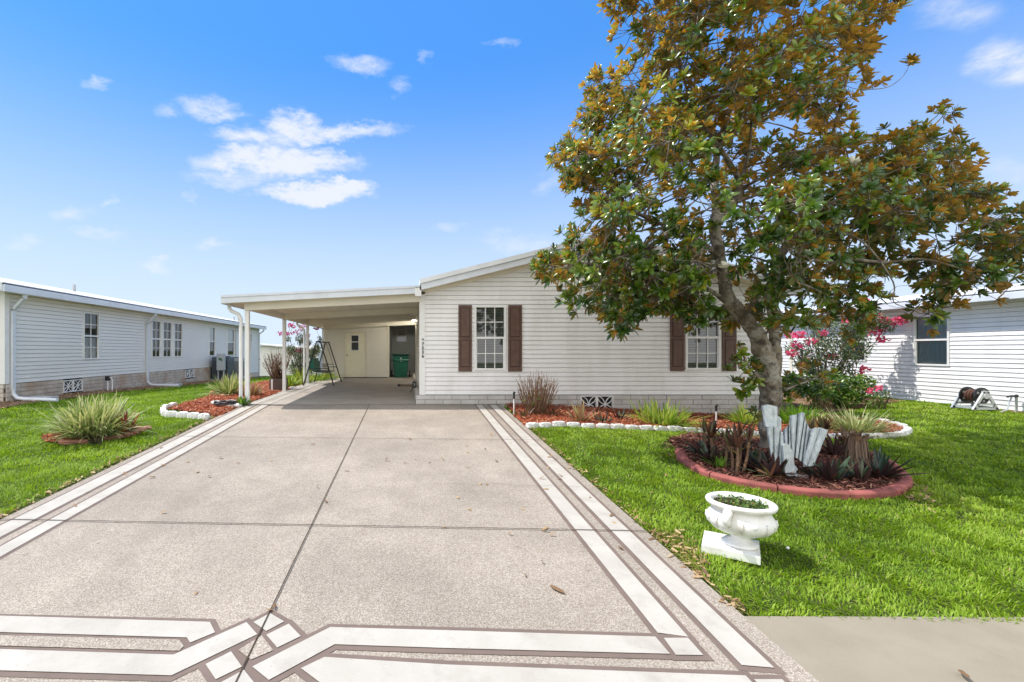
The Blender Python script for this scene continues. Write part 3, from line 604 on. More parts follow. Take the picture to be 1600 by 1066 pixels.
# roof, fascia, soffit
OH = .32; yF = HY0 - OH; ox = .30
def rz_(x): return EAVE + .02 + SL * ((HX1 - HX0) / 2 - abs(x - RX))
for sgn, nm in ((-1, 'l'), (1, 'r')):
    xe = RX + sgn * ((HX1 - HX0) / 2 + (0.04 if sgn < 0 else ox))
    A = [(xe, yF, rz_(xe)), (RX, yF, rz_(RX)), (RX, HY1 + .3, rz_(RX)), (xe, HY1 + .3, rz_(xe))]
    w = MB(); w.hexa([W(p) + W((0, 0, .14)) for p in A] + [W(p) + W((0, 0, .20)) for p in A]); w.build('roof', M['roofwhite'], house)
    w = MB(); B = [(xe, yF + .02, rz_(xe) - .0), (RX, yF + .02, rz_(RX) - .0), (RX, HY0 + .02, rz_(RX) - .0), (xe, HY0 + .02, rz_(xe) - .0)]
    w.hexa([W(p) + W((0, 0, -.015)) for p in B] + [W(p) for p in B]); w.build('soffit', M['cream'], house)
    w = MB(); w.hexa([(xe, yF - .02, rz_(xe) - .03), (RX, yF - .02, rz_(RX) - .03), (RX, yF + .018, rz_(RX) - .03), (xe, yF + .018, rz_(xe) - .03), (xe, yF - .02, rz_(xe) + .11), (RX, yF - .02, rz_(RX) + .11), (RX, yF + .018, rz_(RX) + .11), (xe, yF + .018, rz_(xe) + .11)])
    w.build('fascia', M['fascia'], house)
    w = MB(); w.hexa([(xe, yF - .06, rz_(xe) + .112), (RX, yF - .06, rz_(RX) + .112), (RX, yF - .003, rz_(RX) + .112), (xe, yF - .003, rz_(xe) + .112), (xe, yF - .06, rz_(xe) + .215), (RX, yF - .06, rz_(RX) + .215), (RX, yF - .003, rz_(RX) + .215), (xe, yF - .003, rz_(xe) + .215)])
    w.build('drip_edge', M['roofwhite'], house)
    w = MB(); w.hexa([(xe, HY0 - .03, rz_(xe) - .10), (RX, HY0 - .03, rz_(RX) - .10), (RX, HY0 - .0, rz_(RX) - .10), (xe, HY0, rz_(xe) - .10), (xe, HY0 - .03, rz_(xe) - .017), (RX, HY0 - .03, rz_(RX) - .017), (RX, HY0, rz_(RX) - .017), (xe, HY0, rz_(xe) - .017)])
    w.build('frieze', M['cream'], house)
w = MB(); w.box((HX1 - .02, HY0 - .3, EAVE - .10), (HX1 + .36, HY1, EAVE + .08)); w.build('gutter', M['fascia'], house)
# ---------------------------------------------------------------- carport
XL, XR, YA, YB = -4.22, .25, 10.18, 23.0
rt = lambda x: 2.45 + .05 * (x + 4.2)
cp = thing('carport', 'white and cream flat-roofed carport on square posts attached to the left of the house', 'carport', (-3.74, 10.5, 0))
w = MB(); w.hexa([(XL + .05, YA + .05, rt(XL) - .13), (XR, YA + .05, rt(XR) - .13), (XR, YB, rt(XR) - .13), (XL + .05, YB, rt(XL) - .13), (XL + .05, YA + .05, rt(XL) - .03), (XR, YA + .05, rt(XR) - .03), (XR, YB, rt(XR) - .03), (XL + .05, YB, rt(XL) - .03)])
w.build('roof', M['cream'], cp)
w = MB()
for k in range(15):
    x = XL + .2 + k * .305
    if x < XR - .02: w.hexa([(x - .006, YA + .1, rt(x) - .145), (x + .006, YA + .1, rt(x) - .145), (x + .006, 19.9, rt(x) - .145), (x - .006, 19.9, rt(x) - .145), (x - .006, YA + .1, rt(x) - .128), (x + .006, YA + .1, rt(x) - .128), (x + .006, 19.9, rt(x) - .128), (x - .006, 19.9, rt(x) - .128)])
w.build('ceiling_seam', M['cream'], cp)
w = MB(); 
for (z0_, z1_, d_) in ((-.15, -.02, 0), (-.022, .03, -.02)):
    w.hexa([(XL, YA + d_, rt(XL) + z0_), (XR, YA + d_, rt(XR) + z0_), (XR, YA + .05, rt(XR) + z0_), (XL, YA + .05, rt(XL) + z0_), (XL, YA + d_, rt(XL) + z1_), (XR, YA + d_, rt(XR) + z1_), (XR, YA + .048, rt(XR) + z1_), (XL, YA + .048, rt(XL) + z1_)])
w.build('front_fascia', M['fascia'], cp)
w = MB(); w.box((XL - .03, YA + .052, rt(XL) - .16), (XL + .08, YB, rt(XL) + .02)); w.build('gutter', M['fascia'], cp, bevel=.01)
for y in (10.5, 13.6, 16.7, 19.75):
    a, b = (rt(-3.80) - .132), (rt(XR) - .132); h = .175
    w = MB(); w.hexa([(-3.80, y - .04, a - h), (XR, y - .04, b - h), (XR, y + .04, b - h), (-3.80, y + .04, a - h), (-3.80, y - .04, a), (XR, y - .04, b), (XR, y + .04, b), (-3.80, y + .04, a)])
    w.build('beam', M['cream'], cp, bevel=.004)
    w = MB(); zb = .0 if y < 19 else .03; w.box((-3.79, y - .047, zb), (-3.695, y + .047, a - h - .003)); po = w.build('post', M['trim'], cp, bevel=.006)
    w = MB(); w.box((-3.80, y - .058, zb), (-3.685, y + .058, zb + .05)); w.build('post_foot', M['trim'], po)
w = MB(); z = rt(-3.75) - .135; w.box((-3.78, 10.545, z - .13), (-3.72, 19.7, z)); w.build('side_header', M['cream'], cp)
for (y, g_) in ((10.62, 10.5), (16.95, 16.7)):
    z = rt(XL) - .15; w = MB(); xo = -3.90 if y < 12 else -3.9
    w.tube([(XL + .05, y - .1, z + .02), (XL + .05, y - .1, z - .07), (XL + .10, y - .1, z - .14), (xo - .06, y - .1, z - .22), (xo, y - .1, z - .32), (xo, y - .1, z - .5), (xo, y - .1, .12), (xo, y - .1, .02)], .042, 10)
    w.build('downspout', M['trim'], cp, smooth=True)
w = MB(); w.box((.12, 10.16, 2.46), (.262, 10.49, 2.66)); w.build('corner_flashing', M['trim'], cp)
# shed
shed = thing('storage_shed', 'cream lap-sided storage room with a cream door at the back of the carport', 'shed', (-3.75, 20, .05))
frd = Fr((-3.75, 20.0), (-.92, 20.0)); dx = lambda p: (p - 640) * 20 / F + 3.75; dzf = lambda y: CZ - (y - 548) * 20 / F
DO = (dx(537.5), dx(573), .05, dzf(518))
wall(MB(), (-3.75, 20.0), (-.92, 20.0), .07, 2.55, None, [DO], e=.11, g=.024).build('front_wall', M['siding_cream'], shed)
w = MB(); w.box((-3.74, 20.08, .06), (-.95, 22.8, 2.45)); w.build('shed_core', M['greywall'], shed)
w = MB(); frd.box(w, 2.76, 2.86, -.02, .035, .06, 2.5); w.build('corner_trim', M['cream'], shed)
w = MB(); w.box((-.93, 19.97, .06), (-.90, 22.8, 2.5)); w.build('side_wall', M['greywall'], shed)
w = MB(); frd.box(w, -.0, .1, 0, .03, .06, 2.5); w.build('corner_trim', M['cream'], shed)
w = MB(); a, b, c_, d_ = DO
frd.box(w, a, a + .05, -.08, .035, c_, d_); frd.box(w, b - .05, b, -.08, .035, c_, d_); frd.box(w, a + .05, b - .05, -.08, .035, d_ - .05, d_); dof = w.build('door_frame', M['cream'], shed)
w = MB(); frd.box(w, a + .053, b - .053, -.05, -.005, c_ + .02, d_ - .053); do = w.build('door', M['door'], shed)
w = MB(); w0, w1, v0, v1 = dx(549.5), dx(560), dzf(547), dzf(524.5); frd.box(w, w0 - .03, w1 + .03, -.004, .012, v0 - .03, v1 + .03); w.build('door_window_frame', M['trim'], do)
w = MB(); frd.box(w, w0, w1, .012, .016, v0, v1); w.build('door_window', mat('dark glass', (.03, .038, .045), .3, .3), do)
w = MB(); frd.box(w, w0 - .01, w1 + .01, .017, .026, (v0 + v1) / 2 + .02, (v0 + v1) / 2 + .055); w.build('sash_bar', M['trim'], do)
w = MB(); w.sphere(frd.at(a + .14, .05, 1.03), .032, 8); w.build('door_knob', M['brass'], do, smooth=True)
w = MB(); frd.box(w, a - .02, b + .02, -.02, .12, .045, .075); w.build('threshold', M['shutter_line'], shed)
# recess back wall belongs to the house
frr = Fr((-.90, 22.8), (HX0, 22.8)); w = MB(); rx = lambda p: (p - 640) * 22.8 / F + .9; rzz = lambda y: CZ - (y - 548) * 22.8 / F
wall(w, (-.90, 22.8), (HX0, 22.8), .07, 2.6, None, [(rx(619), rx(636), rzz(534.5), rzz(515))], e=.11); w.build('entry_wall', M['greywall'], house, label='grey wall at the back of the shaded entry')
window(frr, house, rx(619), rx(636), rzz(534.5), rzz(515), cols=1, rows=1, blinds=True, dense=.06)
w = MB(); w.box((-.88, 19.98, 2.33), (XR, 20.06, 2.48)); w.build('entry_header', M['cream'], cp)
# lamp
lm = thing('wall_lamp', 'small lit white globe lamp high on the carport side of the house', 'lamp', (.25, 18.5, 2.5))
lp = P(646.5, 499, 18.5); w = MB(); w.sphere(lp, .065, 8); w.build('lamp_globe', M['lamp'], lm, smooth=True)
w = MB(); w.box((lp.x + .02, 18.46, lp.z + .05), (.26, 18.54, lp.z + .10)); w.build('lamp_bracket', M['trim'], lm)
# ---------------------------------------------------------------- neighbour on the left
NX = -9.7
nb = thing('neighbour_house', 'long pale lap-sided house with gutter and tan block skirting on the left', 'house', (NX, 10.9, 0))
LY = lambda p: -NX * F / (640 - p)
frn = Fr((NX, 32), (NX, 10.9))   # walking towards the camera so that the outside is on +x ... normal=(dy,-dx)
frn = Fr((NX, 10.9), (NX, 29.4)); sN = lambda y: y - 10.9
SBn = .435; wz = (.97, 2.40)
ws = [(LY(129), LY(154.5)), (LY(236), LY(251)), (LY(253.5), LY(268)), (LY(271), LY(284.5)), (LY(326), LY(336)), (LY(354.5), LY(366))]
wall(MB(), (NX, 10.9), (NX, 25.4), SBn, 2.66, None, [(a - 10.9, b - 10.9, wz[0], wz[1]) for a, b in ws]).build('side_wall', M['siding_far'], nb)
wall(MB(), (NX, 25.4), (NX, 29.3), -.12, 2.66, None, [(LY(390.5) - 25.4, LY(393) - 25.4, 1.2, 2.3)]).build('side_wall', M['siding_far'], nb, label='rear stretch of siding that comes down lower')
wall(MB(), (NX - 8, 10.9), (NX, 10.9), SBn, 2.66).build('front_wall', M['siding_far'], nb)
for i, (a, b) in enumerate(ws):
    if i == 0: window(frn, nb, a - 10.9, b - 10.9, *wz, cols=2, rows=2, blinds=False, curtain=(1.0, 1.63))
    elif i < 4: window(frn, nb, a - 10.9, b - 10.9, *wz, cols=2, rows=2, blinds=False)
    else: window(frn, nb, a - 10.9, b - 10.9, *wz, cols=1, rows=1, blinds=False, curtain=(1.7, 2.35))
window(frn, nb, LY(390.5) - 10.9, LY(393) - 10.9, 1.2, 2.3, cols=1, rows=1, blinds=False)
w = MB(); w.box((NX - 8, 11.0, -.8), (NX - .3, 29.2, 2.6)); w.build('house_core', M['dark'], nb)
V1 = (LY(97) - 10.9, LY(127) - 10.9, .06, .40); V2 = (LY(288) - 10.9, LY(302) - 10.9, .06, .40)
w = MB(); blocks(w, frn, 0, 11.2, -.6, SBn - .005, holes=[V1, V2], d=.04); sk = w.build('skirting', M['block_tan'], nb)
w = MB(); prev = 0
for v_ in (V1, V2, (11.2, 11.2, 0, 0)):
    frn.box(w, prev, v_[0], -.1, .025, -.6, SBn - .01); prev = v_[1]
w.build('mortar', M['mortar'], sk)
fr2 = Fr((NX - 8, 10.9), (NX, 10.9)); w = MB(); blocks(w, fr2, 0, 8, -.6, SBn - .005, d=.04); w.build('skirting', M['block_tan'], nb)
w = MB(); frn.box(w, 14.5, 18.4, -.04, .03, -.6, -.12); w.build('skirting', M['block_tan'], nb, label='low block skirting under the rear stretch')
for v_ in (V1, V2): vent(frn, nb, *v_, .05)
w = MB(); frn.box(w, -.02, .1, 0, .03, SBn, 2.66); fr2.box(w, 7.88, 8.03, 0, .03, SBn, 2.66); w.build('corner_trim', M['trim'], nb)
w = MB(); frn.box(w, 18.3, 18.42, 0, .03, -.12, 2.66); w.build('corner_trim', M['trim'], nb)
xe = -9.35
def eave_roof(parent, xe, sg, y0_, y1_, zt, run=4.6, slope=.2, fh=.17, wallx=None):
    # sg: direction from eave to ridge
    w = MB(); A = [(xe - sg * .02, y0_, zt), (xe + sg * run, y0_, zt + slope * run), (xe + sg * run, y1_, zt + slope * run), (xe - sg * .02, y1_, zt)]
    w.hexa([W(p) + W((0, 0, .0)) for p in A] + [W(p) + W((0, 0, .02)) for p in A]); w.build('roof', M['roofwhite'], parent)
    w = MB(); w.box((min(xe - sg * .03, xe), y0_ - .01, zt - .03), (max(xe - sg * .03, xe), y1_, zt - .001)); w.build('shingle_edge', M['shingle'], parent)
    w = MB(); w.box((min(xe - sg * .05, xe + sg * .07), y0_, zt - .03 - fh), (max(xe - sg * .05, xe + sg * .07), y1_, zt - .032)); w.build('gutter', M['fascia'], parent, bevel=.012)
    w = MB(); w.box((min(xe + sg * .07, wallx), y0_ + .02, zt - .02 - fh + .03), (max(xe + sg * .07, wallx), y1_, zt - .04)); w.build('soffit', M['cream'], parent)
eave_roof(nb, xe, -1, 10.45, 29.6, 2.80, wallx=NX, run=3.9)
w = MB(); w.hexa([(xe, 10.43, 2.63), (xe - 3.9, 10.43, 2.63 + 3.9 * .2), (xe - 3.9, 10.47, 2.63 + 3.9 * .2), (xe, 10.47, 2.63), (xe, 10.43, 2.8), (xe - 3.9, 10.43, 2.8 + 3.9 * .2), (xe - 3.9, 10.47, 2.8 + 3.9 * .2), (xe, 10.47, 2.8)]); w.build('rake_fascia', M['fascia'], nb)
def gz_(x, y): return Tz(x, y)
for (y, foot, zb_) in ((11.07, 1.15, None), (16.75, 1.2, None)):
    g0 = Tz(NX + .1, y); w = MB(); x0 = NX + .06; k = .05
    w.rod((xe + .0, y, 2.62), (xe - .02, y, 2.50), .06, .09, (0, 1, 0)); w.rod((xe - .02, y, 2.52), (x0, y, 2.22), .06, .09, (0, 1, 0)); w.rod((x0, y, 2.25), (x0, y, g0 + .28), .06, .09, (0, 1, 0))
    w.tube([(x0, y, g0 + .3), (x0 + .01, y, g0 + .18), (x0 + .10, y, g0 + .09), (x0 + .3, y, g0 + .06), (x0 + foot, y - .1, g0 + .05)], .045, 8); w.build('downspout', M['fascia'], nb)
for y in (25.35, 29.2):
    w = MB(); x0 = NX + .06; w.tube([(xe, y, 2.6), (xe - .02, y, 2.5), (x0, y, 2.3), (x0, y, -.3)], .045, 6); w.build('downspout', M['fascia'], nb)
pv = P(116, 452, 14.2); w = MB(); px_ = -12.3; yv = 12.3 * F / 524; zr = 2.8 + .2 * (12.3 - 9.35); w.tube([(px_, yv, zr - .05), (px_, yv, zr + .27)], .05, 8); w.build('roof_vent_pipe', M['concrete_grey'], nb)
for p_ in (366, 372.5):
    x_ = -10.4; y_ = -x_ * F / (640 - p_); zr = 2.8 + .2 * 1.05; w = MB(); w.tube([(x_, y_, zr), (x_, y_, zr + .16)], .04, 6); w.sphere((x_, y_, zr + .2), .07, 5); w.build('roof_vent', M['concrete_grey'], nb)
# wall clutter on the left house
def slabthing(name, label, cat, parts_loc): pass
t = thing('splash_block', 'grey concrete splash block at the foot of the near downspout', 'splash block', (-9.25, 11.35, Tz(-9.2, 11.3)))
g0 = Tz(-9.2, 11.3); w = MB(); w.box((-9.5, 11.2, g0 - .02), (-8.85, 11.5, g0 + .10)); w.build('block', M['concrete_grey'], t, bevel=.02)
t = thing('splash_block', 'grey concrete splash block by the second downspout beside the triple window', 'splash block', (-9.0, 17.0, Tz(-9, 17)))
g0 = Tz(-9, 17); w = MB(); w.box((-9.3, 16.95, g0 - .02), (-8.6, 17.25, g0 + .10)); w.build('block', M['concrete_grey'], t, bevel=.02)
y_ = 14.25; g0 = Tz(-9.4, y_); t = thing('irrigation_valve', 'black valve on two short white pipes against the tan block skirting', 'valve', (-9.4, y_, g0))
w = MB(); w.tube([(-9.45, y_, g0 - .05), (-9.45, y_, g0 + .36)], .018, 8); w.tube([(-9.32, y_ + .02, g0 - .05), (-9.32, y_ + .02, g0 + .36), (-9.36, y_ + .01, g0 + .42), (-9.45, y_, g0 + .42)], .018, 8); w.build('pipe', M['trim'], t)
w = MB(); w.box((-9.51, y_ - .05, g0 + .33), (-9.39, y_ + .05, g0 + .47)); w.build('valve_body', M['black'], t, bevel=.01)
def unit(label, x, y, w_, h, m, name='air_conditioner'):
    g0 = Tz(x, y); t = thing(name, label, 'air conditioner', (x, y, g0), 'air conditioners beside the left house')
    w = MB(); w.box((x - w_ / 2, y - w_ / 2, g0 + .06), (x + w_ / 2, y + w_ / 2, g0 + h)); w.build('casing', m, t, bevel=.02)
    w = MB()
    for k in range(int((h - .3) / .05)):
        z = g0 + .18 + k * .05; w.box((x - w_ / 2 + .04, y - w_ / 2 - .006, z), (x + w_ / 2 - .04, y - w_ / 2 - .001, z + .02)); w.box((x + w_ / 2 + .001, y - w_ / 2 + .04, z), (x + w_ / 2 + .006, y + w_ / 2 - .04, z + .02))
    w.build('louvre', M['black'], t)
    w = MB(); w.lathe([(.02, 0), (w_ * .4, 0), (w_ * .42, .03), (.02, .04)], (x, y, g0 + h + .002), 20); w.build('fan_guard', M['black'], t)
    w = MB(); w.box((x - w_ / 2 - .08, y - w_ / 2 - .08, g0 - .1), (x + w_ / 2 + .08, y + w_ / 2 + .08, g0 + .058)); w.build('pad', M['concrete_grey'], t)
unit('dark air conditioner nearest the tan skirting of the left house', -9.15, 22.35, .8, 1.15, M['ac_dark'])
unit('lighter grey air conditioner behind the tall cabinet of the left house', -9.2, 24.1, .75, 1.12, M['ac_grey'])
g0 = Tz(-9, 21.7); t = thing('utility_cabinet', 'grey steel utility cabinet on posts standing between the two air conditioners', 'utility box', (-9.0, 21.75, g0))
w = MB(); w.box((-9.19, 21.65, .30), (-8.82, 21.82, 1.10)); bx_ = w.build('cabinet', M['ac_grey'], t, bevel=.01)
w = MB(); w.box((-9.08, 21.635, .80), (-8.98, 21.648, .90)); w.box((-8.98, 21.635, .74), (-8.92, 21.648, .86)); w.build('warning_mark', mat('green mark', (.03, .12, .05), .5), bx_)
w = MB(); w.box((-9.16, 21.70, g0 - .05), (-9.11, 21.76, .30)); w.build('leg', M['ac_grey'], t); w = MB(); w.box((-8.90, 21.70, g0 - .05), (-8.85, 21.76, .30)); w.build('leg', M['ac_grey'], t)
# far house beyond
fh = thing('distant_house', 'far pale green-white house with low roof seen between left house and carport', 'house', (-14.8, 46, -1.5))
fy = 46; c = lambda p: (p - 640) * fy / F
x0, x1 = c(392), c(497)
w = MB(); wall(w, (x0, fy), (x1, fy), -1.5, 1.75, None, (), e=.13); w.build('front_wall', M['siding_far'], fh)
wall(MB(), (x1, fy), (x1, fy + 9), -1.5, 1.5, None, (), e=.13).build('side_wall', M['siding_far'], fh)
w = MB(); za, zb = CZ + 10 * fy / F, CZ + .5 * fy / F
w.hexa([(x0 - .3, fy - .4, za), (x1 + .4, fy - .4, zb), (x1 + .4, fy + 9, zb), (x0 - .3, fy + 9, za), (x0 - .3, fy - .4, za + .12), (x1 + .4, fy - .4, zb + .12), (x1 + .4, fy + 9, zb + .12), (x0 - .3, fy + 9, za + .12)])
w.build('roof', M['roofwhite'], fh)
w = MB(); w.box((x0, fy + .1, -1.6), (x1 - .05, fy + 8.9, 1.2)); w.build('house_core', M['dark'], fh)
# ---------------------------------------------------------------- neighbour on the right
SX = 13.5
nr_ = thing('neighbour_house', 'white lap-sided house in full sun on the right beyond the lawn', 'house', (SX, 16, -.1))
RY = lambda p: SX * F / (p - 640)
fs_ = Fr((SX, 23), (SX, 2)); so2 = lambda y: 23 - y; yc = RY(1237)
wz2 = (.85, 2.16)
w2s = [(so2(RY(1428)), so2(RY(1485)), *wz2), (so2(14.25), so2(RY(1355)), .92, 2.1)]
wall(MB(), (SX, 23), (SX, 2), -.10, 2.44, None, w2s, e=.105, out=.018).build('side_wall', M['siding'], nr_)
window(fs_, nr_, *w2s[0], cols=1, rows=1, blinds=False, mid=1.52, curtain=(.90, 2.1), cmat='shade'); window(fs_, nr_, *w2s[1], cols=1, rows=1, blinds=False)
w = MB(); w.box((SX + .3, 2, -.6), (SX + 7, 22.9, 2.4)); w.build('house_core', M['dark'], nr_)
w = MB(); fs_.box(w, so2(yc) - .06, so2(yc) + .06, .0, .035, -.1, 2.44); w.build('corner_trim', M['cream'], nr_)
w = MB(); fs_.box(w, 0, 21, -.1, .012, -.5, -.1); w.build('footing', mat('stained footing', (.50, .38, .22), .9, .1, col2=(.3, .17, .08), vscale=3), nr_)
eave_roof(nr_, 13.12, 1, 1.6, 23.3, 2.55, wallx=SX, run=4.0, fh=.16, slope=.14)
w = MB(); w.tube([(13.1, 9.2, 2.42), (13.15, 9.2, 2.3), (13.42, 9.2, 2.15), (13.42, 9.2, -.1)], .045, 8); w.build('downspout', M['trim'], nr_)
# hose reel
y0_ = 10.42; xr = 12.93; g0 = Tz(xr, y0_); t = thing('hose_reel', 'grey and white A-frame hose reel with black hose drum by the right house wall', 'hose reel', (xr, y0_, g0))
def aplate(y):
    w = MB(); zt = g0 + .40
    for (a, b, ww) in (((xr - .27, y, g0), (xr - .03, y, zt), .055), ((xr + .27, y, g0), (xr + .03, y, zt), .055), ((xr - .2, y, g0 + .12), (xr + .2, y, g0 + .12), .04), ((xr - .27, y, g0 + .03), (xr + .27, y, g0 + .03), .05), ((xr - .07, y, zt), (xr + .07, y, zt), .05)):
        w.rod(a, b, .035, ww, (0, 0, 1) if abs(a[2] - b[2]) < .01 else (1, 0, 0))
    w.tube([(xr, y - .03, g0 + .31), (xr, y + .03, g0 + .31)], .06, 12)
    return w
for y in (y0_ - .2, y0_ + .2): aplate(y).build('side_frame', M['ac_grey'] if y > y0_ else mat('pale grey plastic', (.66, .67, .67), .4), t)
for y in (y0_ - .13, y0_ + .13):
    w = MB(); n = 24
    w.tube([(xr, y - .012, g0 + .31), (xr, y + .012, g0 + .31)], .19, 24); w.build('drum_disc', M['black'], t)
    for k in range(5):
        w = MB(); a = k * 2 * math.pi / 5; w.box((xr + .12 * math.cos(a) - .025, y - .018, g0 + .31 + .12 * math.sin(a) - .025), (xr + .12 * math.cos(a) + .025, y - .013, g0 + .31 + .12 * math.sin(a) + .025)); w.build('disc_window', M['concrete_grey'], t)
w = MB(); pts = [(xr + (.10 + .012 * (k // 60)) * math.cos(k * .42), y0_ - .11 + .22 * ((k % 60) / 60 if (k // 60) % 2 == 0 else 1 - (k % 60) / 60), g0 + .31 + (.10 + .012 * (k // 60)) * math.sin(k * .42)) for k in range(180)]
w.tube(pts, .013, 5); w.build('hose', mat('red brown hose', (.16, .07, .05), .5), t)
w = MB(); w.box((xr - .22, y0_ - .2, g0 + .02), (xr - .17, y0_ + .2, g0 + .07)); w.box((xr + .17, y0_ - .2, g0 + .02), (xr + .22, y0_ + .2, g0 + .07)); w.build('crossbar', M['ac_grey'], t)
xb, yb_ = 13.36, 10.02; g0 = Tz(xb, yb_); t = thing('hose_bib', 'dark standpipe tap with a short hanging hose near the right picture edge', 'tap', (xb, yb_, g0))
w = MB(); w.tube([(xb, yb_, g0 - .05), (xb, yb_, g0 + .34)], .022, 8); w.build('standpipe', M['concrete_grey'], t)
w = MB(); w.tube([(xb, yb_, g0 + .34), (xb - .10, yb_, g0 + .36), (xb - .2, yb_ , g0 + .34)], .022, 8); w.sphere((xb, yb_, g0 + .36), .035, 6); w.build('tap', M['black'], t)
w = MB(); w.tube([(xb - .10, yb_, g0 + .34), (xb - .16, yb_, g0 + .2), (xb - .25, yb_ - .03, g0 + .05), (xb - .42, yb_ - .05, g0 + .01)], .014, 6); w.build('hose', M['ac_grey'], t)
# ---------------------------------------------------------------- things in the carport
t = thing('wheeled_bin', 'dark green wheeled rubbish bin standing in the shaded entry', 'rubbish bin', (-.38, 20.45, .06)); bx, by, bz = -.40, 20.45, .06
def tap(w, x0, x1, y0, y1, z0, z1, e=.05):
    w.hexa([(x0 + e, y0 + e, z0), (x1 - e, y0 + e, z0), (x1 - e, y1, z0), (x0 + e, y1, z0), (x0, y0, z1), (x1, y0, z1), (x1, y1, z1), (x0, y1, z1)])
w = MB(); tap(w, bx - .36, bx + .36, by - .36, by + .38, bz, bz + .98, .08); w.box((bx - .39, by - .4, bz + .72), (bx + .39, by + .38, bz + .80)); w.build('bin_body', M['bin'], t, bevel=.03)
w = MB(); w.box((bx - .40, by - .42, bz + .985), (bx + .40, by + .42, bz + 1.05)); w.box((bx - .3, by + .42, bz + .99), (bx + .3, by + .5, bz + 1.03)); w.build('bin_lid', M['bin_lid'], t, bevel=.03)
for sx in (-1, 1): w = MB(); w.tube([(bx + sx * .37, by + .12, bz + .15), (bx + sx * .43, by + .12, bz + .15)], .15, 18); w.build('wheel', M['black'], t)
w = MB(); w.sphere((bx + .02, by - .375, bz + .84), .035, 5, (1, .1, 1)); w.box((bx - .015, by - .375, bz + .70), (bx + .055, by - .362, bz + .79)); w.build('emblem', M['trim'], t)
# swing
t = thing('garden_swing', 'black A-frame garden swing with a green mesh seat at the carport edge', 'garden swing', (-3.1, 16.5, .03))
zg = .035; ax = -3.15; zt = 1.55
for y in (15.75, 17.35):
    w = MB(); s_ = 1 if y < 16 else -1
    w.tube([(ax - .50, y - .1 * s_, zg), (ax - .07, y, zt)], .022, 8); w.tube([(ax + .54, y - .1 * s_, zg), (ax + .07, y, zt)], .022, 8); w.tube([(ax - .09, y, zt), (ax + .09, y, zt)], .024, 8)
    w.tube([(ax - .31, y, .62), (ax + .35, y, .62)], .014, 8); w.build('a_frame', M['black'], t)
w = MB(); w.tube([(ax, 15.75, zt), (ax, 17.35, zt)], .026, 8); w.build('top_bar', M['black'], t)
w = MB(); y0_, y1_ = 15.95, 17.15
for y in (y0_, y1_):
    w.tube([(ax - .30, y, .95), (ax - .20, y, .50), (ax + .30, y, .47)], .016, 6); w.tube([(ax + .30, y, .47), (ax + .28, y, .72), (ax - .22, y, .74)], .014, 6); w.tube([(ax, y, zt), (ax - .2, y, .74)], .008, 5); w.tube([(ax, y, zt), (ax + .27, y, .72)], .008, 5)
w.tube([(ax + .30, y0_, .47), (ax + .30, y1_, .47)], .016, 6); w.tube([(ax - .30, y0_, .95), (ax - .30, y1_, .95)], .016, 6); st = w.build('seat_frame', M['black'], t)
w = MB(); w.hexa([(ax - .20, y0_, .49), (ax + .29, y0_, .465), (ax + .29, y1_, .465), (ax - .20, y1_, .49), (ax - .20, y0_, .505), (ax + .29, y0_, .48), (ax + .29, y1_, .48), (ax - .20, y1_, .505)]); w.build('seat', M['black'], t)
w = MB(); w.hexa([(ax - .215, y0_ + .01, .50), (ax - .19, y0_ + .01, .50), (ax - .19, y1_ - .01, .50), (ax - .215, y1_ - .01, .50), (ax - .315, y0_ + .01, .96), (ax - .29, y0_ + .01, .96), (ax - .29, y1_ - .01, .96), (ax - .315, y1_ - .01, .96)]); w.build('backrest', M['green_fabric'], t)
w = MB(); w.hexa([(ax - .36, 15.80, .60), (ax - .08, 15.80, .54), (ax - .08, 15.83, .54), (ax - .36, 15.83, .60), (ax - .30, 15.80, 1.0), (ax - .22, 15.80, .95), (ax - .22, 15.83, .95), (ax - .30, 15.83, 1.0)]); w.build('side_cloth', M['green_fabric'], t)
# wheel stop and small things
bp = P(635, 603.5, 15.5); t = thing('floor_bar', 'low brown bar with black ends lying on the shaded carport floor', 'bar', (bp.x, 15.5, .03))
w = MB(); w.box((bp.x - .24, 15.46, .028), (bp.x + .22, 15.54, .09)); w.build('bar', mat('brown wood bar', (.22, .15, .10), .7), t)
for s_ in (-1, 1): w = MB(); w.box((bp.x + s_ * .25 - .05, 15.44, .026), (bp.x + s_ * .25 + .05, 15.56, .10)); w.build('end_cap', M['black'], t, bevel=.01)
w = MB(); w.lathe([(.001, 0), (.035, 0), (.04, .1), (.03, .11), (.001, .11)], (0.05, 15.9, .03), 12); tag(w.build('small_cup', M['trim'], origin=(.05, 15.9, .03)), 'small white pot beside the house skirting on the carport floor', 'pot')
w = MB(); pts = [(.13 + .05 * math.sin(k * .9), 12.6 + .012 * k, .28 + .08 * math.cos(k * .9)) for k in range(40)]; pts += [(.10, 13.1, .3), (.07, 13.2, .1), (.02, 13.3, .03)]
w.tube(pts, .013, 6); tag(w.build('garden_hose', M['black'], origin=(.13, 12.6, .1)), 'black cable looped low against the carport side of the house', 'cable')
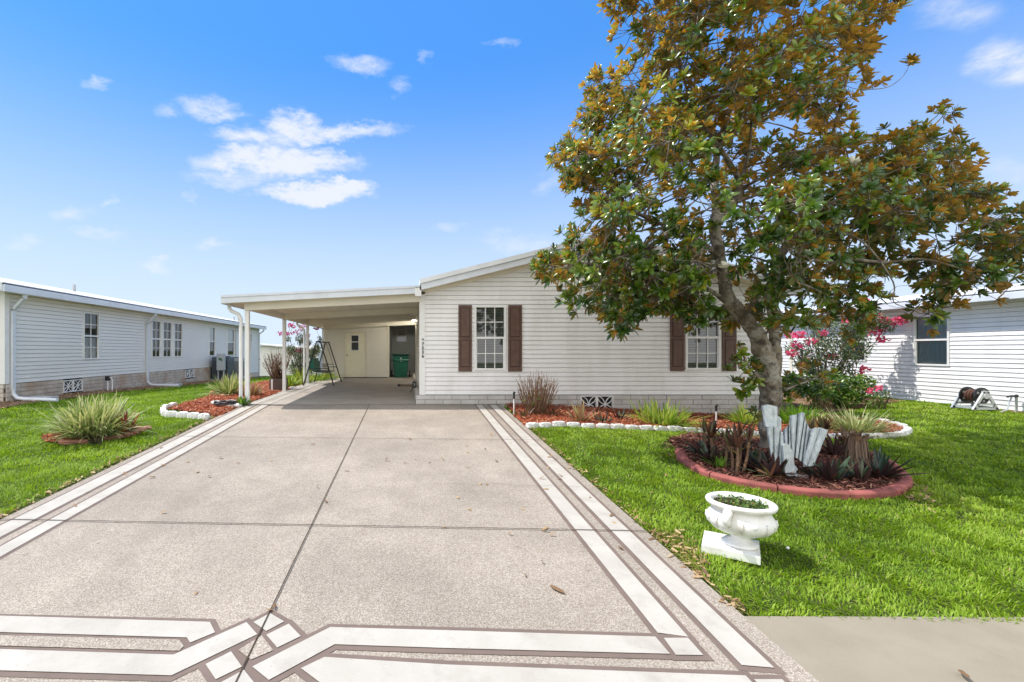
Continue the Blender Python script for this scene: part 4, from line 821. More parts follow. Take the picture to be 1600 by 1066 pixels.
# ---------------------------------------------------------------- beds, mulch, edging
def gp(*pts): return [tuple(G(x, y)[:2]) for x, y in pts]
front_edge = gp((822, 668), (870, 665), (940, 668), (1000, 670), (1060, 673), (1130, 677), (1205, 681), (1290, 683), (1360, 684), (1412, 680), (1421, 673), (1400, 664), (1368, 658))
BED_F = front_edge + [(9.6, 10.6), (8.5, 10.55), (2.22, 10.55), (2.16, 9.9), (2.13, 8.7)]
BED_S = [(8.5, 10.4), (11.0, 11.2), (13.0, 12.0), (13.4, 15.0), (8.5, 17.0)]          # planted ground between the houses
ring_px = [(1062, 706), (1066, 718), (1082, 731), (1110, 744), (1160, 757), (1215, 766), (1262, 772), (1330, 776), (1385, 772), (1411, 761), (1413, 750), (1402, 738), (1386, 725), (1362, 712)]
ring = gp(*ring_px)
BED_R = ring + [(6.9, 7.3), (5.9, 8.0), (4.9, 8.0), (4.2, 7.4)]
BED_L = gp((262, 640), (300, 628), (333, 618), (372, 606), (410, 597), (440, 594))
BED_L = BED_L + [(-4.9, 19.8), (-3.86, 19.8), (-3.86, G(352, 655).y)] + [(G(342, 650).x, G(342, 650).y)]
BED_P = gp((62, 684), (95, 676), (150, 674), (200, 668), (232, 670), (205, 681), (160, 688), (110, 692), (78, 692))
DIRT_N = [(-9.8, 8), (-8.95, 8), (-8.8, 12), (-8.6, 18), (-8.45, 26), (-9.8, 26)]
def fill_bed(name, poly, step=.12, dz=.02, m='mulch', amp=.02, label=None):
    xs_ = np.arange(min(p[0] for p in poly) - step, max(p[0] for p in poly) + step * 2, step); ys_ = np.arange(min(p[1] for p in poly) - step, max(p[1] for p in poly) + step * 2, step)
    X, Y, q = grid_xy(xs_, ys_); Z = T(X, Y) + dz + rng.uniform(-amp, amp, X.shape)
    cx = X.ravel()[q].mean(1); cy = Y.ravel()[q].mean(1); k = inpoly(cx, cy, poly)
    o = npmesh(name, np.stack([X, Y, Z], -1).reshape(-1, 3), q[k], M[m], smooth=True); o['kind'] = 'structure'; return o
fill_bed('mulch_bed', BED_F, dz=.02); fill_bed('mulch_bed', BED_R, .08, dz=.03, m='shaded_mulch'); fill_bed('mulch_bed', BED_L, dz=.015); fill_bed('mulch_bed', BED_P, .08, dz=.015)
fill_bed('garden_soil', BED_S, .3, dz=.0, m='dirt'); fill_bed('soil_strip', DIRT_N, .15, dz=.012, m='dirt')
def scatter(poly, n):
    x0, x1 = min(p[0] for p in poly), max(p[0] for p in poly); y0, y1 = min(p[1] for p in poly), max(p[1] for p in poly)
    x = rng.uniform(x0, x1, n); y = rng.uniform(y0, y1, n); k = inpoly(x, y, poly); return x[k], y[k]
def flat_bits(name, polys, dens, L0, L1, W0, W1, m, zoff=.03, tilt=.5, rmax=1., kind='stuff'):
    xs_, ys_ = [], []
    for poly, z in polys:
        a = (max(p[0] for p in poly) - min(p[0] for p in poly)) * (max(p[1] for p in poly) - min(p[1] for p in poly))
        x, y = scatter(poly, int(a * dens)); xs_.append(np.stack([x, y, T(x, y) + z + rng.uniform(0, .02, len(x))], 1))
    b = np.concatenate(xs_); n = len(b); a = rng.uniform(0, 2 * math.pi, n); d = np.stack([np.cos(a), np.sin(a), rng.uniform(-tilt, tilt, n)], 1)
    V, Q, Rn = leaves(b, d, np.stack([rng.uniform(-.5, .5, n), rng.uniform(-.5, .5, n), np.ones(n)], 1), rng.uniform(L0, L1, n), rng.uniform(W0, W1, n), rng.uniform(-.1, .1, n), [(0, .7), (1, .8)], .1, rnd=rng.random(n) * rmax)
    o = npmesh(name, V, Q, m, rnd=Rn); o['kind'] = kind; return o
tag(flat_bits('bark_chips', [(BED_R, .04)], 1500, .025, .08, .008, .022, M['shaded_chips']), 'maroon wood chips darkened with painted tree shade inside the red-edged magnolia ring', 'mulch', kind='stuff')
tag(flat_bits('bark_chips', [(BED_F, .03), (BED_L, .025), (BED_P, .025)], 1500, .025, .08, .008, .022, M['chips']), 'loose red wood chips covering the planting beds', 'mulch', kind='stuff')
strip_l = [(DL - .16, 2.2), (DL - .0, 2.2), (DL, 10.4), (DL - .12, 10.4)]; strip_r = [(DR, 2.95), (DR + .09, 2.95), (DR + .12, 8.4), (DR, 8.4)]
brown = gp((1010, 830), (1060, 828), (1105, 868), (1098, 905), (1150, 940), (1180, 962), (1150, 958), (1075, 892))
tag(flat_bits('leaf_litter', [(strip_l, .0), (strip_r, .0), (brown, .0), (DIRT_N, .02), (BED_S, .01), (gp((1395, 760), (1440, 752), (1470, 790), (1440, 800)), 0), (gp((1035, 690), (1065, 695), (1060, 722), (1040, 712)), .0)], 420, .02, .07, .008, .03, M['litter']), 'small dry leaves and clippings along the lawn edges', 'litter', kind='stuff')
# white stone edging along the front bed
def resample(pts, step):
    pts = [W((p[0], p[1])) for p in pts]; out = [pts[0]]; acc = 0; seg = []
    for a, b in zip(pts[:-1], pts[1:]):
        L = (b - a).length; s_ = step - acc
        while s_ <= L: out.append(a + (b - a) * s_ / L); s_ += step
        acc = (acc + L) % step
    return out
def stone_mesh(L, d, h, seed):
    r = random.Random(seed); nx, ny, nz_ = 7, 4, 4; w = MB(); idx = {}
    import itertools
    for i, j, k in itertools.product(range(nx), range(ny), range(nz_)):
        if 0 < i < nx - 1 and 0 < j < ny - 1 and 0 < k < nz_ - 1: continue
        x, y, z = i / (nx - 1) - .5, j / (ny - 1) - .5, k / (nz_ - 1)
        e = (1 - .16 * abs(2 * x) ** 4) ; idx[i, j, k] = len(w.v)
        sh = (1 - .10 * z); edge = .0035
        w.v.append((x * L * sh * (1 - .07 * abs(2 * y) ** 4) + r.uniform(-edge, edge), y * d * e * (1 - .18 * z) + r.uniform(-edge, edge) * (1.6 if j == 0 else .6), z * h * (1 - .10 * abs(2 * x) ** 3) + r.uniform(-.004, .007)))
    def face(f): w.f.append(tuple(idx[t_] for t_ in f)); w.m.append(0)
    for i in range(nx - 1):
        for j in range(ny - 1):
            face([(i, j, nz_ - 1), (i + 1, j, nz_ - 1), (i + 1, j + 1, nz_ - 1), (i, j + 1, nz_ - 1)])
        for k in range(nz_ - 1):
            face([(i, 0, k), (i + 1, 0, k), (i + 1, 0, k + 1), (i, 0, k + 1)]); face([(i, ny - 1, k), (i, ny - 1, k + 1), (i + 1, ny - 1, k + 1), (i + 1, ny - 1, k)])
    for j in range(ny - 1):
        for k in range(nz_ - 1):
            face([(0, j, k), (0, j, k + 1), (0, j + 1, k + 1), (0, j + 1, k)]); face([(nx - 1, j, k), (nx - 1, j + 1, k), (nx - 1, j + 1, k + 1), (nx - 1, j, k + 1)])
    return w
protos = []
ORD = 'first second third fourth fifth sixth seventh eighth ninth tenth eleventh twelfth thirteenth fourteenth fifteenth sixteenth seventeenth eighteenth nineteenth twentieth'.split()
def nth(i): return ORD[i] if i < 20 else ('twenty-' if i < 29 else 'thirty-') + ORD[(i - 20) % 10 if i < 29 else (i - 30) % 10] if i not in (29,) else 'thirtieth'
def place_stones(path, step, label, group, h=.085, d=.12, first_label=None):
    pts = resample(path, step)
    for i, (a, b) in enumerate(zip(pts[:-1], pts[1:])):
        m = (a + b) / 2; ang = math.atan2((b - a).y, (b - a).x); seed = random.randrange(5); key = (seed, round(step, 2), h)
        if key not in prot: o = stone_mesh(step - .012, d, h, seed).build('edging_stone', M['white_paint_stone']); prot[key] = o
        else: o = prot[key].copy(); C.objects.link(o)
        o.location = (m.x, m.y, Tz(m.x, m.y) - .015 + random.uniform(-.006, .006)); o.rotation_euler = (random.uniform(-.03, .03), random.uniform(-.02, .02), ang + random.uniform(-.04, .04))
        o.scale = (1, 1, random.uniform(.92, 1.08)); tag(o, label % nth(i), 'edging stone', group)
prot = {}
place_stones(front_edge, .27, '%s white edging stone of the front bed row, counted from the driveway', 'white edging stones of the front bed')
lw = gp((300, 628), (275, 634), (254, 641), (256, 650), (300, 652), (341, 656))
place_stones(lw[1:3] + lw[3:], .26, '%s white edging stone of the left bed corner, counted from its lawn end', 'white edging stones of the left bed', h=.11)
place_stones(gp((452, 609), (470, 608), (484, 604), (492, 599)), .3, '%s white edging stone from the front of the row beside the garden swing', 'white edging stones by the swing', h=.11)
for i, (a, b, lab, m_, rr) in enumerate([((338, 632), .16, 'round white painted stone beside the black cable coil in the left mulch', 'white_paint_stone', (1.3, .9, .6)), ((366, 636), .16, 'longer white painted stone between cable coil and front carport post', 'white_paint_stone', (1.8, .9, .55)),
        ((333, 617), .18, 'large orange tan rock at the rim of the left mulch bed', 'rock', (1, .8, .8)), ((349, 620), .15, 'flat pinkish rock beside the orange tan rock', 'rock', (2.0, .8, .45))]):
    g = G(a[0], a[1]); w = MB(); w.sphere((g.x, g.y, g.z + .03), b * .62, 8, rr); w.jitter(.008); tag(w.build('rock', M[m_], origin=g, smooth=False), lab, 'rock')
g = G(352, 636); w = MB(); w.tube([(g.x + .22 * math.cos(k * .5) * (1 + .2 * math.sin(k * 1.7)), g.y + .13 * math.sin(k * .5), g.z + .07 + .03 * math.sin(k * .8) + .0006 * k) for k in range(70)], .014, 5); tag(w.build('coiled_cable', M['black'], origin=g), 'tangled black cable coil between the white stones by the front post', 'cable')
# red concrete edging pieces
def edging(path, n, label, group, m='red_concrete', wd=.125, h=.09, gap=.012):
    pts = [W((p[0], p[1], 0)) for p in path]; cr = []
    for i in range(len(pts) - 1):
        p0, p1, p2, p3 = pts[max(i - 1, 0)], pts[i], pts[i + 1], pts[min(i + 2, len(pts) - 1)]
        for k in range(8): t_ = k / 8; cr.append(.5 * (2 * p1 + (p2 - p0) * t_ + (2 * p0 - 5 * p1 + 4 * p2 - p3) * t_ ** 2 + (3 * p1 - p0 - 3 * p2 + p3) * t_ ** 3))
    cr.append(pts[-1]); L = [0]
    for a, b in zip(cr[:-1], cr[1:]): L.append(L[-1] + (b - a).length)
    def at(s):
        for i in range(len(L) - 1):
            if L[i + 1] >= s: return cr[i].lerp(cr[i + 1], (s - L[i]) / max(L[i + 1] - L[i], 1e-6))
        return cr[-1].copy()
    tot_ = L[-1]
    for i in range(n):
        a, b = tot_ * i / n + gap / 2, tot_ * (i + 1) / n - gap / 2; w = MB(); rows = []; K = 8
        for k in range(K + 1):
            s = a + (b - a) * k / K; p = at(s); d = (at(min(s + .03, tot_)) - at(max(s - .03, 0))).normalized(); nn = W((-d.y, d.x, 0)); z = Tz(p.x, p.y) - .03
            rows.append([p + nn * x + W((0, 0, z + y)) for x, y in ((-wd / 2, 0), (-wd / 2, h * .75), (-wd * .42, h * .93), (-wd * .2, h * 1.03), (wd * .2, h * 1.03), (wd * .42, h * .93), (wd / 2, h * .75), (wd / 2, 0))])
        for r_ in rows: w.v += [tuple(v) for v in r_]
        for k in range(K):
            for j in range(7): w.f.append((k * 8 + j, k * 8 + j + 1, (k + 1) * 8 + j + 1, (k + 1) * 8 + j)); w.m.append(0)
        w.f += [tuple(range(8))[::-1], tuple(range(K * 8, K * 8 + 8))]; w.m += [0, 0]
        c = at((a + b) / 2); o = w.build('edging_block', M[m], origin=(c.x, c.y, Tz(c.x, c.y)), bevel=.006)
        tag(o, label[i] if isinstance(label, list) else label, 'edging block', group)
edging(ring, 9, ['red concrete edging block at the left tip of the magnolia ring', 'red edging block second from the left tip of the magnolia ring', 'red edging block left of the dangling dark leaf on the magnolia ring', 'red edging block in front of the tree trunk', 'red edging block directly below the grey stone ornament',
    'red edging block right of the grey stone ornament', 'red edging block in front of the shaggy brown stump', 'red edging block at the right end bend of the magnolia ring', 'red edging block running back behind the right bend of the ring'], 'red edging blocks round the magnolia')
edging(gp((96, 691), (125, 692), (160, 687), (198, 680), (232, 669)), 3, ['faded red edging under the left side of the variegated clump', 'faded red edging below the red bromeliads', 'faded red edging at the right tip of the small left bed'], 'faded edging of the small left bed', 'pink_concrete', .14, .075)

# ---------------------------------------------------------------- small plants
def ring_dirs(n, e0, e1):
    a = rng.uniform(0, 2 * math.pi, n); e = rng.uniform(R(e0), R(e1), n); return np.stack([np.cos(a) * np.cos(e), np.sin(a) * np.cos(e), np.sin(e)], 1), a
def straps(c, n, L, Wd, e0, e1, droop, rad, prof=STRAP, crease=.1, rlo=0, rhi=1):
    d, a = ring_dirs(n, e0, e1); r = rng.uniform(0, rad, n) ** 1.0; b = np.array(c)[None] + np.stack([np.cos(a) * r, np.sin(a) * r, np.zeros(n)], 1)
    return leaves(b, d, np.array([0, 0, 1.]) + rng.uniform(-.3, .3, (n, 3)), rng.uniform(.55, 1, n) * L * 1.12, rng.uniform(.7, 1.1, n) * Wd, rng.uniform(.4, 1.3, n) * droop * .55, prof, crease, rnd=rng.uniform(rlo, rhi, n))
def clump(name, label, p, n, L, Wd, m, e0=15, e1=88, droop=.5, rad=.15, group=None, cat='plant', base=None, **k):
    t = thing(name, label, cat, p, group); V, Q, Rn = straps(p, n, L, Wd, e0, e1, droop, rad, **k); npmesh('foliage', V, Q, M[m], t, rnd=Rn)
    w = MB(); w.sphere((p[0], p[1], p[2] + .01), rad * .6, 5, (1, 1, .5)); w.build('crown_base', M['stem'], t); return t
sz = lambda p, pxl: pxl * p[1] / F
def gP(x, y): return G(x, y)
# big variegated clump, left lawn
p = gP(140, 684); t = thing('variegated_flax_lily', 'large cream-edged grassy clump in the small red-edged bed on the left lawn', 'plant', p)
parts = []
for k in range(9):
    c = (p.x + random.uniform(-.28, .22), p.y + random.uniform(-.12, .3), p.z); parts.append(straps(c, 140, .88, .025, 25, 88, .6, .14))
V, Q, Rn = merge(parts); npmesh('foliage', V, Q, M['variegated'], t, rnd=Rn)
for (x, y, lab, h) in ((184, 672, 'small red bromeliad behind the right side of the big variegated clump', .44), (196, 679, 'larger red spiky bromeliad at the right foot of the big variegated clump', .40)):
    p = gP(x, y); clump('red_bromeliad', lab, p, 30, h, .05, 'redbrom', 40, 88, .1, .06, 'red bromeliads')
    
p = gP(150, 690); clump('purple_ground_plant', 'low drooping grey green strap plant spilling over the small red edging', p, 60, .4, .02, 'purple', 5, 50, .6, .2)
p = gP(358, 617); clump('variegated_flax_lily', 'yellow green striped clump beside the orange rock left of the carport posts', p, 300, .85, .03, 'variegated', 10, 86, .5, .18)
p = gP(392, 619); clump('small_shrub', 'small brownish green bush just behind the front carport post', p, 120, .5, .03, 'pinkstrap', 25, 85, .3, .14)
p = gP(379, 634); clump('green_weed', 'small green weed at the foot of the front carport post', p, 60, .26, .05, 'shrub', 20, 85, .2, .08, prof=ELL)
for x, y, h, lab in ((470, 603, .9, 'yellow green strap clump left of the third carport post'), (452, 606, .6, 'short yellow green clump next to the brown planter'), (498, 601, .7, 'yellow green clump seen through the swing frame'), (513, 599, .7, 'yellow green clump against the shed corner')):
    p = gP(x, y); clump('yellow_green_clump', lab, p, 200, h, .04, 'yellowgreen', 15, 86, .45, .2, 'yellow green clumps by the carport')
# front bed
def twig_bush(name, label, p, h, rad, n, leafn=40, m='twig', lm='shrub', low=True, cat='shrub'):
    t = thing(name, label, cat, p); w = MB(); tips = []
    for k in range(n):
        a = random.uniform(0, 2 * math.pi); r = rad * math.sqrt(random.random()); hh = h * random.uniform(.6, 1.0) * (1 - .25 * (r / rad) ** 2)
        b0 = W((p.x + .3 * r * math.cos(a), p.y + .3 * r * math.sin(a), p.z)); pts = [b0]; 
        for j in range(1, 5): q_ = j / 4; pts.append(W((p.x + r * math.cos(a) * (.3 + .7 * q_ ** .8) + random.uniform(-.02, .02), p.y + r * math.sin(a) * (.3 + .7 * q_ ** .8) + random.uniform(-.02, .02), p.z + hh * q_)))
        w.tube(pts, [.009, .008, .006, .005, .003], 4); tips.append(pts)
        for s_ in range(2):
            j = random.randint(2, 3); q0 = pts[j]; w.tube([q0, q0 + W((random.uniform(-.06, .06), random.uniform(-.06, .06), random.uniform(.06, .14)))], [.004, .002], 3)
    w.build('twigs', M[m], t)
    b = []; 
    for k in range(leafn):
        pt = random.choice(tips); j = random.randint(0, 2 if low else 4); b.append(pt[j] + W((random.uniform(-.05, .05), random.uniform(-.05, .05), random.uniform(0, .12))))
    if leafn:
        d, _ = ring_dirs(leafn, -10, 70); V, Q, Rn = leaves(np.array([tuple(x) for x in b]), d, np.array([0, 0, 1.]) + rng.uniform(-.4, .4, (leafn, 3)), rng.uniform(.05, .12, leafn), rng.uniform(.02, .04, leafn), .2); npmesh('leaves', V, Q, M[lm], t, rnd=Rn)
    return t
p = gP(838, 648); twig_bush('bare_shrub', 'nearly bare brown twiggy shrub under the left window', p, .96, .46, 95, 90)
p = gP(815, 646); 
p = gP(905, 660); clump('striped_clump', 'small pinkish green striped clump in front of the block vent', p, 70, .48, .028, 'pinkstrap', 25, 88, .35, .1)
p = gP(1035, 664); clump('day_lily', 'wide yellow green strap clump between the two front windows', p, 330, .62, .032, 'yellowgreen', 8, 86, .5, .38)
p = gP(1163, 664); clump('day_lily', 'yellow green clump half hidden left of the magnolia trunk', p, 140, .55, .028, 'yellowgreen', 20, 88, .4, .14)
p = gP(1243, 662); clump('bright_fern', 'bright lime green feathery clump just right of the magnolia trunk', p, 700, .55, .018, 'fern', 5, 86, .5, .38)
p = gP(1274, 672); clump('bronze_clump', 'bronze pink spiky clump right of the grey ornament in the front bed', p, 120, .45, .022, 'pinkstrap', 10, 80, .3, .22)
p = gP(1336, 676); clump('variegated_flax_lily', 'pale cream striped grassy clump at the right end of the front bed', p, 620, .70, .015, 'variegated', 3, 74, .6, .3)
p = gP(1290, 650); twig_bush('dry_stalks', 'few dry brown stalks behind the pale striped clump', p, .5, .3, 16, 10)
for i, (x, y, lab) in enumerate(((862, 650, 'low purple weed right of the bare shrub'), (818, 652, 'low purple weed left of the bare shrub'), (968, 656, 'low dark weed right of the block vent'), (942, 662, 'thin brownish weed before the block vent'))):
    p = gP(x, y); clump('purple_weed', lab, p, 34, .26, .03, 'cordyline' if i < 2 else 'purple', 10, 80, .2, .14, 'weeds in the front bed', prof=ELL)
def stake(x, y, h, lab):
    p = gP(x, y); t = thing('garden_stake', lab, 'garden stake', p, 'black-topped stakes in the front bed')
    w = MB(); w.tube([(p.x, p.y, p.z - .05), (p.x, p.y, p.z + h * .75)], .013, 8); w.build('rod', M['trim'], t); w = MB(); w.tube([(p.x, p.y, p.z + h * .70), (p.x, p.y, p.z + h * .95), (p.x + .02, p.y, p.z + h)], [.02, .024, .03], 8); w.build('cap', M['black'], t)
stake(803, 648, .46, 'white stake with black top at the driveway end of the front bed'); stake(1119, 667, .44, 'white stake with black top left of the magnolia trunk')
# planter with dry bush
p = gP(437, 611); t = thing('square_planter', 'dark brown square planter standing in the red mulch by the second carport post', 'planter', p)
w = MB(); w.box((p.x - .26, p.y - .24, p.z), (p.x + .2, p.y + .24, p.z + .40)); w.build('pot', M['pot'], t, bevel=.02); w = MB(); w.box((p.x - .2, p.y - .252, p.z + .02), (p.x - .14, p.y - .241, p.z + .38)); w.build('pale_corner', M['trim'], t)
w = MB(); w.box((p.x - .24, p.y - .22, p.z + .385), (p.x + .18, p.y + .22, p.z + .405)); w.build('soil', M['soil'], t)
pb = W((p.x - .08, p.y, p.z + .38)); tb = twig_bush('dry_shrub', 'tall dry brown upright shrub growing in the square planter', pb, 1.0, .5, 90, 240, 'twig', 'drybrown', False)
g = W((p.x + .1, p.y, p.z + .3)); clump('dark_succulent', 'dark pointed plant at the right of the square planter', W((p.x + .1, p.y - .02, p.z + .4)), 16, .4, .06, 'purple', 55, 88, .1, .05)
def bush(name, label, p, blobs, leafn, L, Wd, m, stems=8, flowers=None, fm='pink', cat='shrub', fr_=.06, fl=30, sm='stem'):
    """blobs: (dx,dy,z,r) foliage clouds above p; flowers: list of (dx,dy,z,r)"""
    t = thing(name, label, cat, p); w = MB()
    for k in range(stems):
        b = random.choice(blobs); e = W((p.x + b[0] + random.uniform(-.5, .5) * b[3], p.y + b[1] + random.uniform(-.5, .5) * b[3], p.z + b[2] + random.uniform(-.3, .6) * b[3])); s_ = W((p.x + random.uniform(-.12, .12), p.y + random.uniform(-.12, .12), p.z - .03)); m_ = s_.lerp(e, .5) + W((random.uniform(-.08, .08), random.uniform(-.08, .08), .12)); w.tube([s_, m_, e], [.02, .014, .006], 5)
    for f in (flowers or []):
        e = W((p.x + f[0], p.y + f[1], p.z + f[2])); b = min(blobs, key=lambda q_: (q_[0] - f[0]) ** 2 + (q_[1] - f[1]) ** 2 + (q_[2] - f[2]) ** 2); w.tube([(p.x + b[0], p.y + b[1], p.z + b[2]), e], [.01, .005], 4)
    w.build('stems', M[sm], t); bs = []; vol = [b[3] ** 2 for b in blobs]; tv = sum(vol)
    for b, v in zip(blobs, vol):
        n = int(leafn * v / tv); d = norm(rng.normal(size=(n, 3))); r = b[3] * rng.uniform(.25, 1.05, n)[:, None] ** .6; bs.append(np.array([p.x + b[0], p.y + b[1], p.z + b[2]]) + d * r)
    B = np.concatenate(bs); n = len(B); d = norm(rng.normal(size=(n, 3)) + np.array([0, -.2, .5])); V, Q, Rn = leaves(B, d, np.array([0, 0, 1.]) + rng.uniform(-.7, .7, (n, 3)), rng.uniform(.6, 1.1, n) * L, rng.uniform(.7, 1.1, n) * Wd, .25); npmesh('leaves', V, Q, M[m], t, rnd=Rn)
    for f in (flowers or []):
        n = fl; d = norm(rng.normal(size=(n, 3))); B = np.array([p.x + f[0], p.y + f[1], p.z + f[2]]) + d * f[3] * rng.uniform(.2, 1, n)[:, None] * np.array([1.3, 1, .7]); V, Q, Rn = leaves(B, norm(d + rng.normal(size=(n, 3)) * .5), rng.normal(size=(n, 3)), fr_ * rng.uniform(.6, 1.1, n), fr_ * .7, .1, [(0, .5), (.5, 1), (1, .5)]); npmesh('blossom', V, Q, M[fm], t, rnd=Rn)
    return t
def off(p, x, y, dy=0):      # offset (dx, dy, dz) from p to photo point at depth p.y+dy
    q_ = P(x, y, p.y + dy); return (q_.x - p.x, dy, q_.z - p.z)
p = gP(470, 600); D0 = p.y
bl = [(*off(p, x, y, dy), r) for x, y, dy, r in ((455, 548, 0, .26), (472, 556, .2, .34), (488, 552, -.1, .26), (462, 575, .1, .32), (480, 580, 0, .3), (470, 530, 0, .22), (450, 530, 0, .12), (482, 535, 0, .14), (495, 545, .3, .2), (500, 530, .2, .1))]
fw_ = [(*off(p, x, y), r) for x, y, r in ((438, 521, .09), (448, 521, .09), (453, 508, .09), (458, 509, .1), (461, 519, .14), (470, 514, .11), (474, 509, .12), (482, 524, .09), (494, 513, .09), (466, 548, .10))]
bush('crape_myrtle', 'grey green crape myrtle with magenta blossoms on tall stems behind the carport posts', p, bl, 3400, .11, .034, 'greyshrub', 26, fw_, 'magenta', fr_=.07)
# plants between the houses (right)
p = W((11.75, 12.9, Tz(11.75, 12.9)))
bl = [(*off(p, x, y, dy), r) for x, y, dy, r in ((1275, 545, 0, .42), (1300, 520, .2, .5), (1330, 545, -.2, .45), (1300, 570, 0, .45), (1255, 565, .2, .3), (1345, 515, -.3, .35), (1270, 505, .3, .35), (1365, 500, -.4, .3), (1385, 510, -.5, .22), (1240, 545, .1, .22), (1320, 590, 0, .4), (1285, 600, 0, .35))]
fw_ = [(*off(p, x, y, dy), r) for x, y, dy, r in ((1239, 524, 0, .14), (1250, 523, 0, .12), (1246, 540, 0, .15), (1268, 534, 0, .13), (1238, 551, 0, .12), (1352, 473, -.3, .12), (1342, 490, -.3, .18), (1363, 494, -.4, .2), (1382, 500, -.5, .12), (1398, 502, -.6, .18), (1408, 499, -.6, .12), (1362, 518, -.4, .22), (1372, 514, -.4, .14), (1378, 530, -.4, .12), (1284, 520, 0, .13), (1349, 578, -.2, .12), (1258, 562, 0, .10), (1300, 557, 0, .1), (1325, 500, 0, .12))]
bush('crape_myrtle', 'large crape myrtle with bright pink blossoms between the two houses', p, bl, 5200, .11, .037, 'greyshrub', 26, fw_, 'pink', fr_=.08, fl=45)
p = W((11.2, 11.7, Tz(11.2, 11.7)))
bl = [(*off(p, x, y, dy), r) for x, y, dy, r in ((1235, 605, .3, .32), (1265, 600, .2, .4), (1300, 605, 0, .42), (1335, 608, -.1, .35), (1350, 600, .2, .25), (1285, 618, -.3, .3), (1320, 622, -.3, .25))]
bush('green_shrub', 'low bright green leafy shrub at the foot of the pink crape myrtle', p, bl, 3600, .11, .055, 'shrub', 14)
p = gP(1372, 638); bl = [(*off(p, x, y), r) for x, y, r in ((1368, 622, .2), (1380, 618, .16), (1362, 632, .15))]
bush('rose_bush', 'small rose bush with one pink bloom by the stained house footing', p, bl, 260, .07, .035, 'shrub', 6, [(*off(p, 1359, 611), .10), (*off(p, 1374, 606), .06)], 'pink', fr_=.06)
# ring plants
def rosette(x, y, L, n, lab, m='purple', e0=15, e1=80, wd=.055):
    p = gP(x, y); p.z += .03; clump('dark_rosette_plant', lab, p, n, L, wd, m, e0, e1, .15, .04, 'dark rosette plants under the magnolia', crease=.25)
rosette(1098, 715, .33, 34, 'dark green rosette at the left tip of the magnolia ring')
rosette(1110, 726, .28, 26, 'dark rosette left of the small bright grass tuft')
rosette(1182, 740, .36, 36, 'dark rosette in front of the magnolia trunk')
rosette(1208, 750, .38, 26, 'dark rosette at the left foot of the grey ornament')
rosette(1298, 756, .36, 24, 'dark rosette at the right foot of the grey ornament')
rosette(1283, 752, .28, 16, 'smaller dark rosette in front of the ornament base')
rosette(1305, 715, .34, 30, 'dark rosette behind the right of the grey ornament'); rosette(1320, 700, .34, 26, 'dark rosette further back near the white edging', 'cordyline')
rosette(1372, 750, .40, 34, 'dark rosette at the foot of the shaggy brown stump'); rosette(1345, 756, .26, 20, 'small dark rosette left below the shaggy stump'); rosette(1160, 722, .35, 34, 'dark rosette between the maroon stalks and the trunk')
p = gP(1124, 734); p.z += .02; clump('grass_tuft', 'small bright green grass tuft inside the red edging', p, 46, .24, .014, 'fern', 30, 88, .4, .03)
def canes(x, y, n, h, lab, spread=.14):
    p = gP(x, y); t = thing('maroon_cordyline', lab, 'plant', p, 'maroon cordylines under the magnolia'); w = MB(); parts = []
    for k in range(n):
        a = random.uniform(0, 6.28); r = spread * random.random(); b = W((p.x + r * math.cos(a), p.y + r * math.sin(a), p.z)); hh = h * random.uniform(.55, .8); e = b + W((random.uniform(-.06, .06), random.uniform(-.06, .06), hh)); w.tube([b, b.lerp(e, .5) + W((.015, 0, 0)), e], [.017, .015, .012], 6)
        parts.append(straps(tuple(e), 9, .24, .034, 45, 88, .2, .01)); parts.append(straps(tuple(b.lerp(e, .75)), 4, .2, .03, 30, 80, .6, .01))
    w.build('cane', M['twig'], t); V, Q, Rn = merge(parts); npmesh('leaves', V, Q, M['cordyline'], t, rnd=Rn)
canes(1118, 722, 5, .50, 'maroon cordyline stalks near the left tip of the magnolia ring'); canes(1152, 740, 6, .62, 'taller maroon cordyline stalks left of the magnolia trunk')
canes(1290, 700, 4, .42, 'short maroon cordyline behind the grey ornament')
# hanging leaf over the edge
p = gP(1209, 760); t = clump('hanging_leaf_plant', 'dark leaf plant hanging over the red edging below the trunk', W((p.x, p.y + .05, p.z + .1)), 9, .26, .05, 'cordyline', 0, 85, .5, .02)
# shaggy stump
p = gP(1338, 742); t = thing('shaggy_stump', 'shaggy brown stump wrapped in dry hanging leaves at the right of the ring', 'stump', p); hS = .49
w = MB(); w.tube([(p.x, p.y, p.z - .03), (p.x + .01, p.y, p.z + .25), (p.x, p.y, p.z + hS)], [.10, .07, .08], 10); w.build('core', M['twig'], t)
n = 260; a = rng.uniform(0, 6.283, n); z = rng.uniform(.2, 1.0, n) * hS; b = np.stack([p.x + .09 * np.cos(a), p.y + .09 * np.sin(a), p.z + z], 1); d = np.stack([np.cos(a) * .15, np.sin(a) * .15, -np.ones(n)], 1)
V, Q, Rn = leaves(b, d, np.stack([np.cos(a), np.sin(a), np.full(n, .2)], 1), rng.uniform(.2, .45, n) * .8, rng.uniform(.02, .05, n), 0., STRAP, .3); v2 = straps((p.x, p.y, p.z + hS - .03), 30, .13, .04, 20, 85, .2, .10, rlo=.3)
V, Q, Rn = merge([(V, Q, Rn), v2]); npmesh('dry_leaves', V, Q, M['drybrown'], t, rnd=Rn)
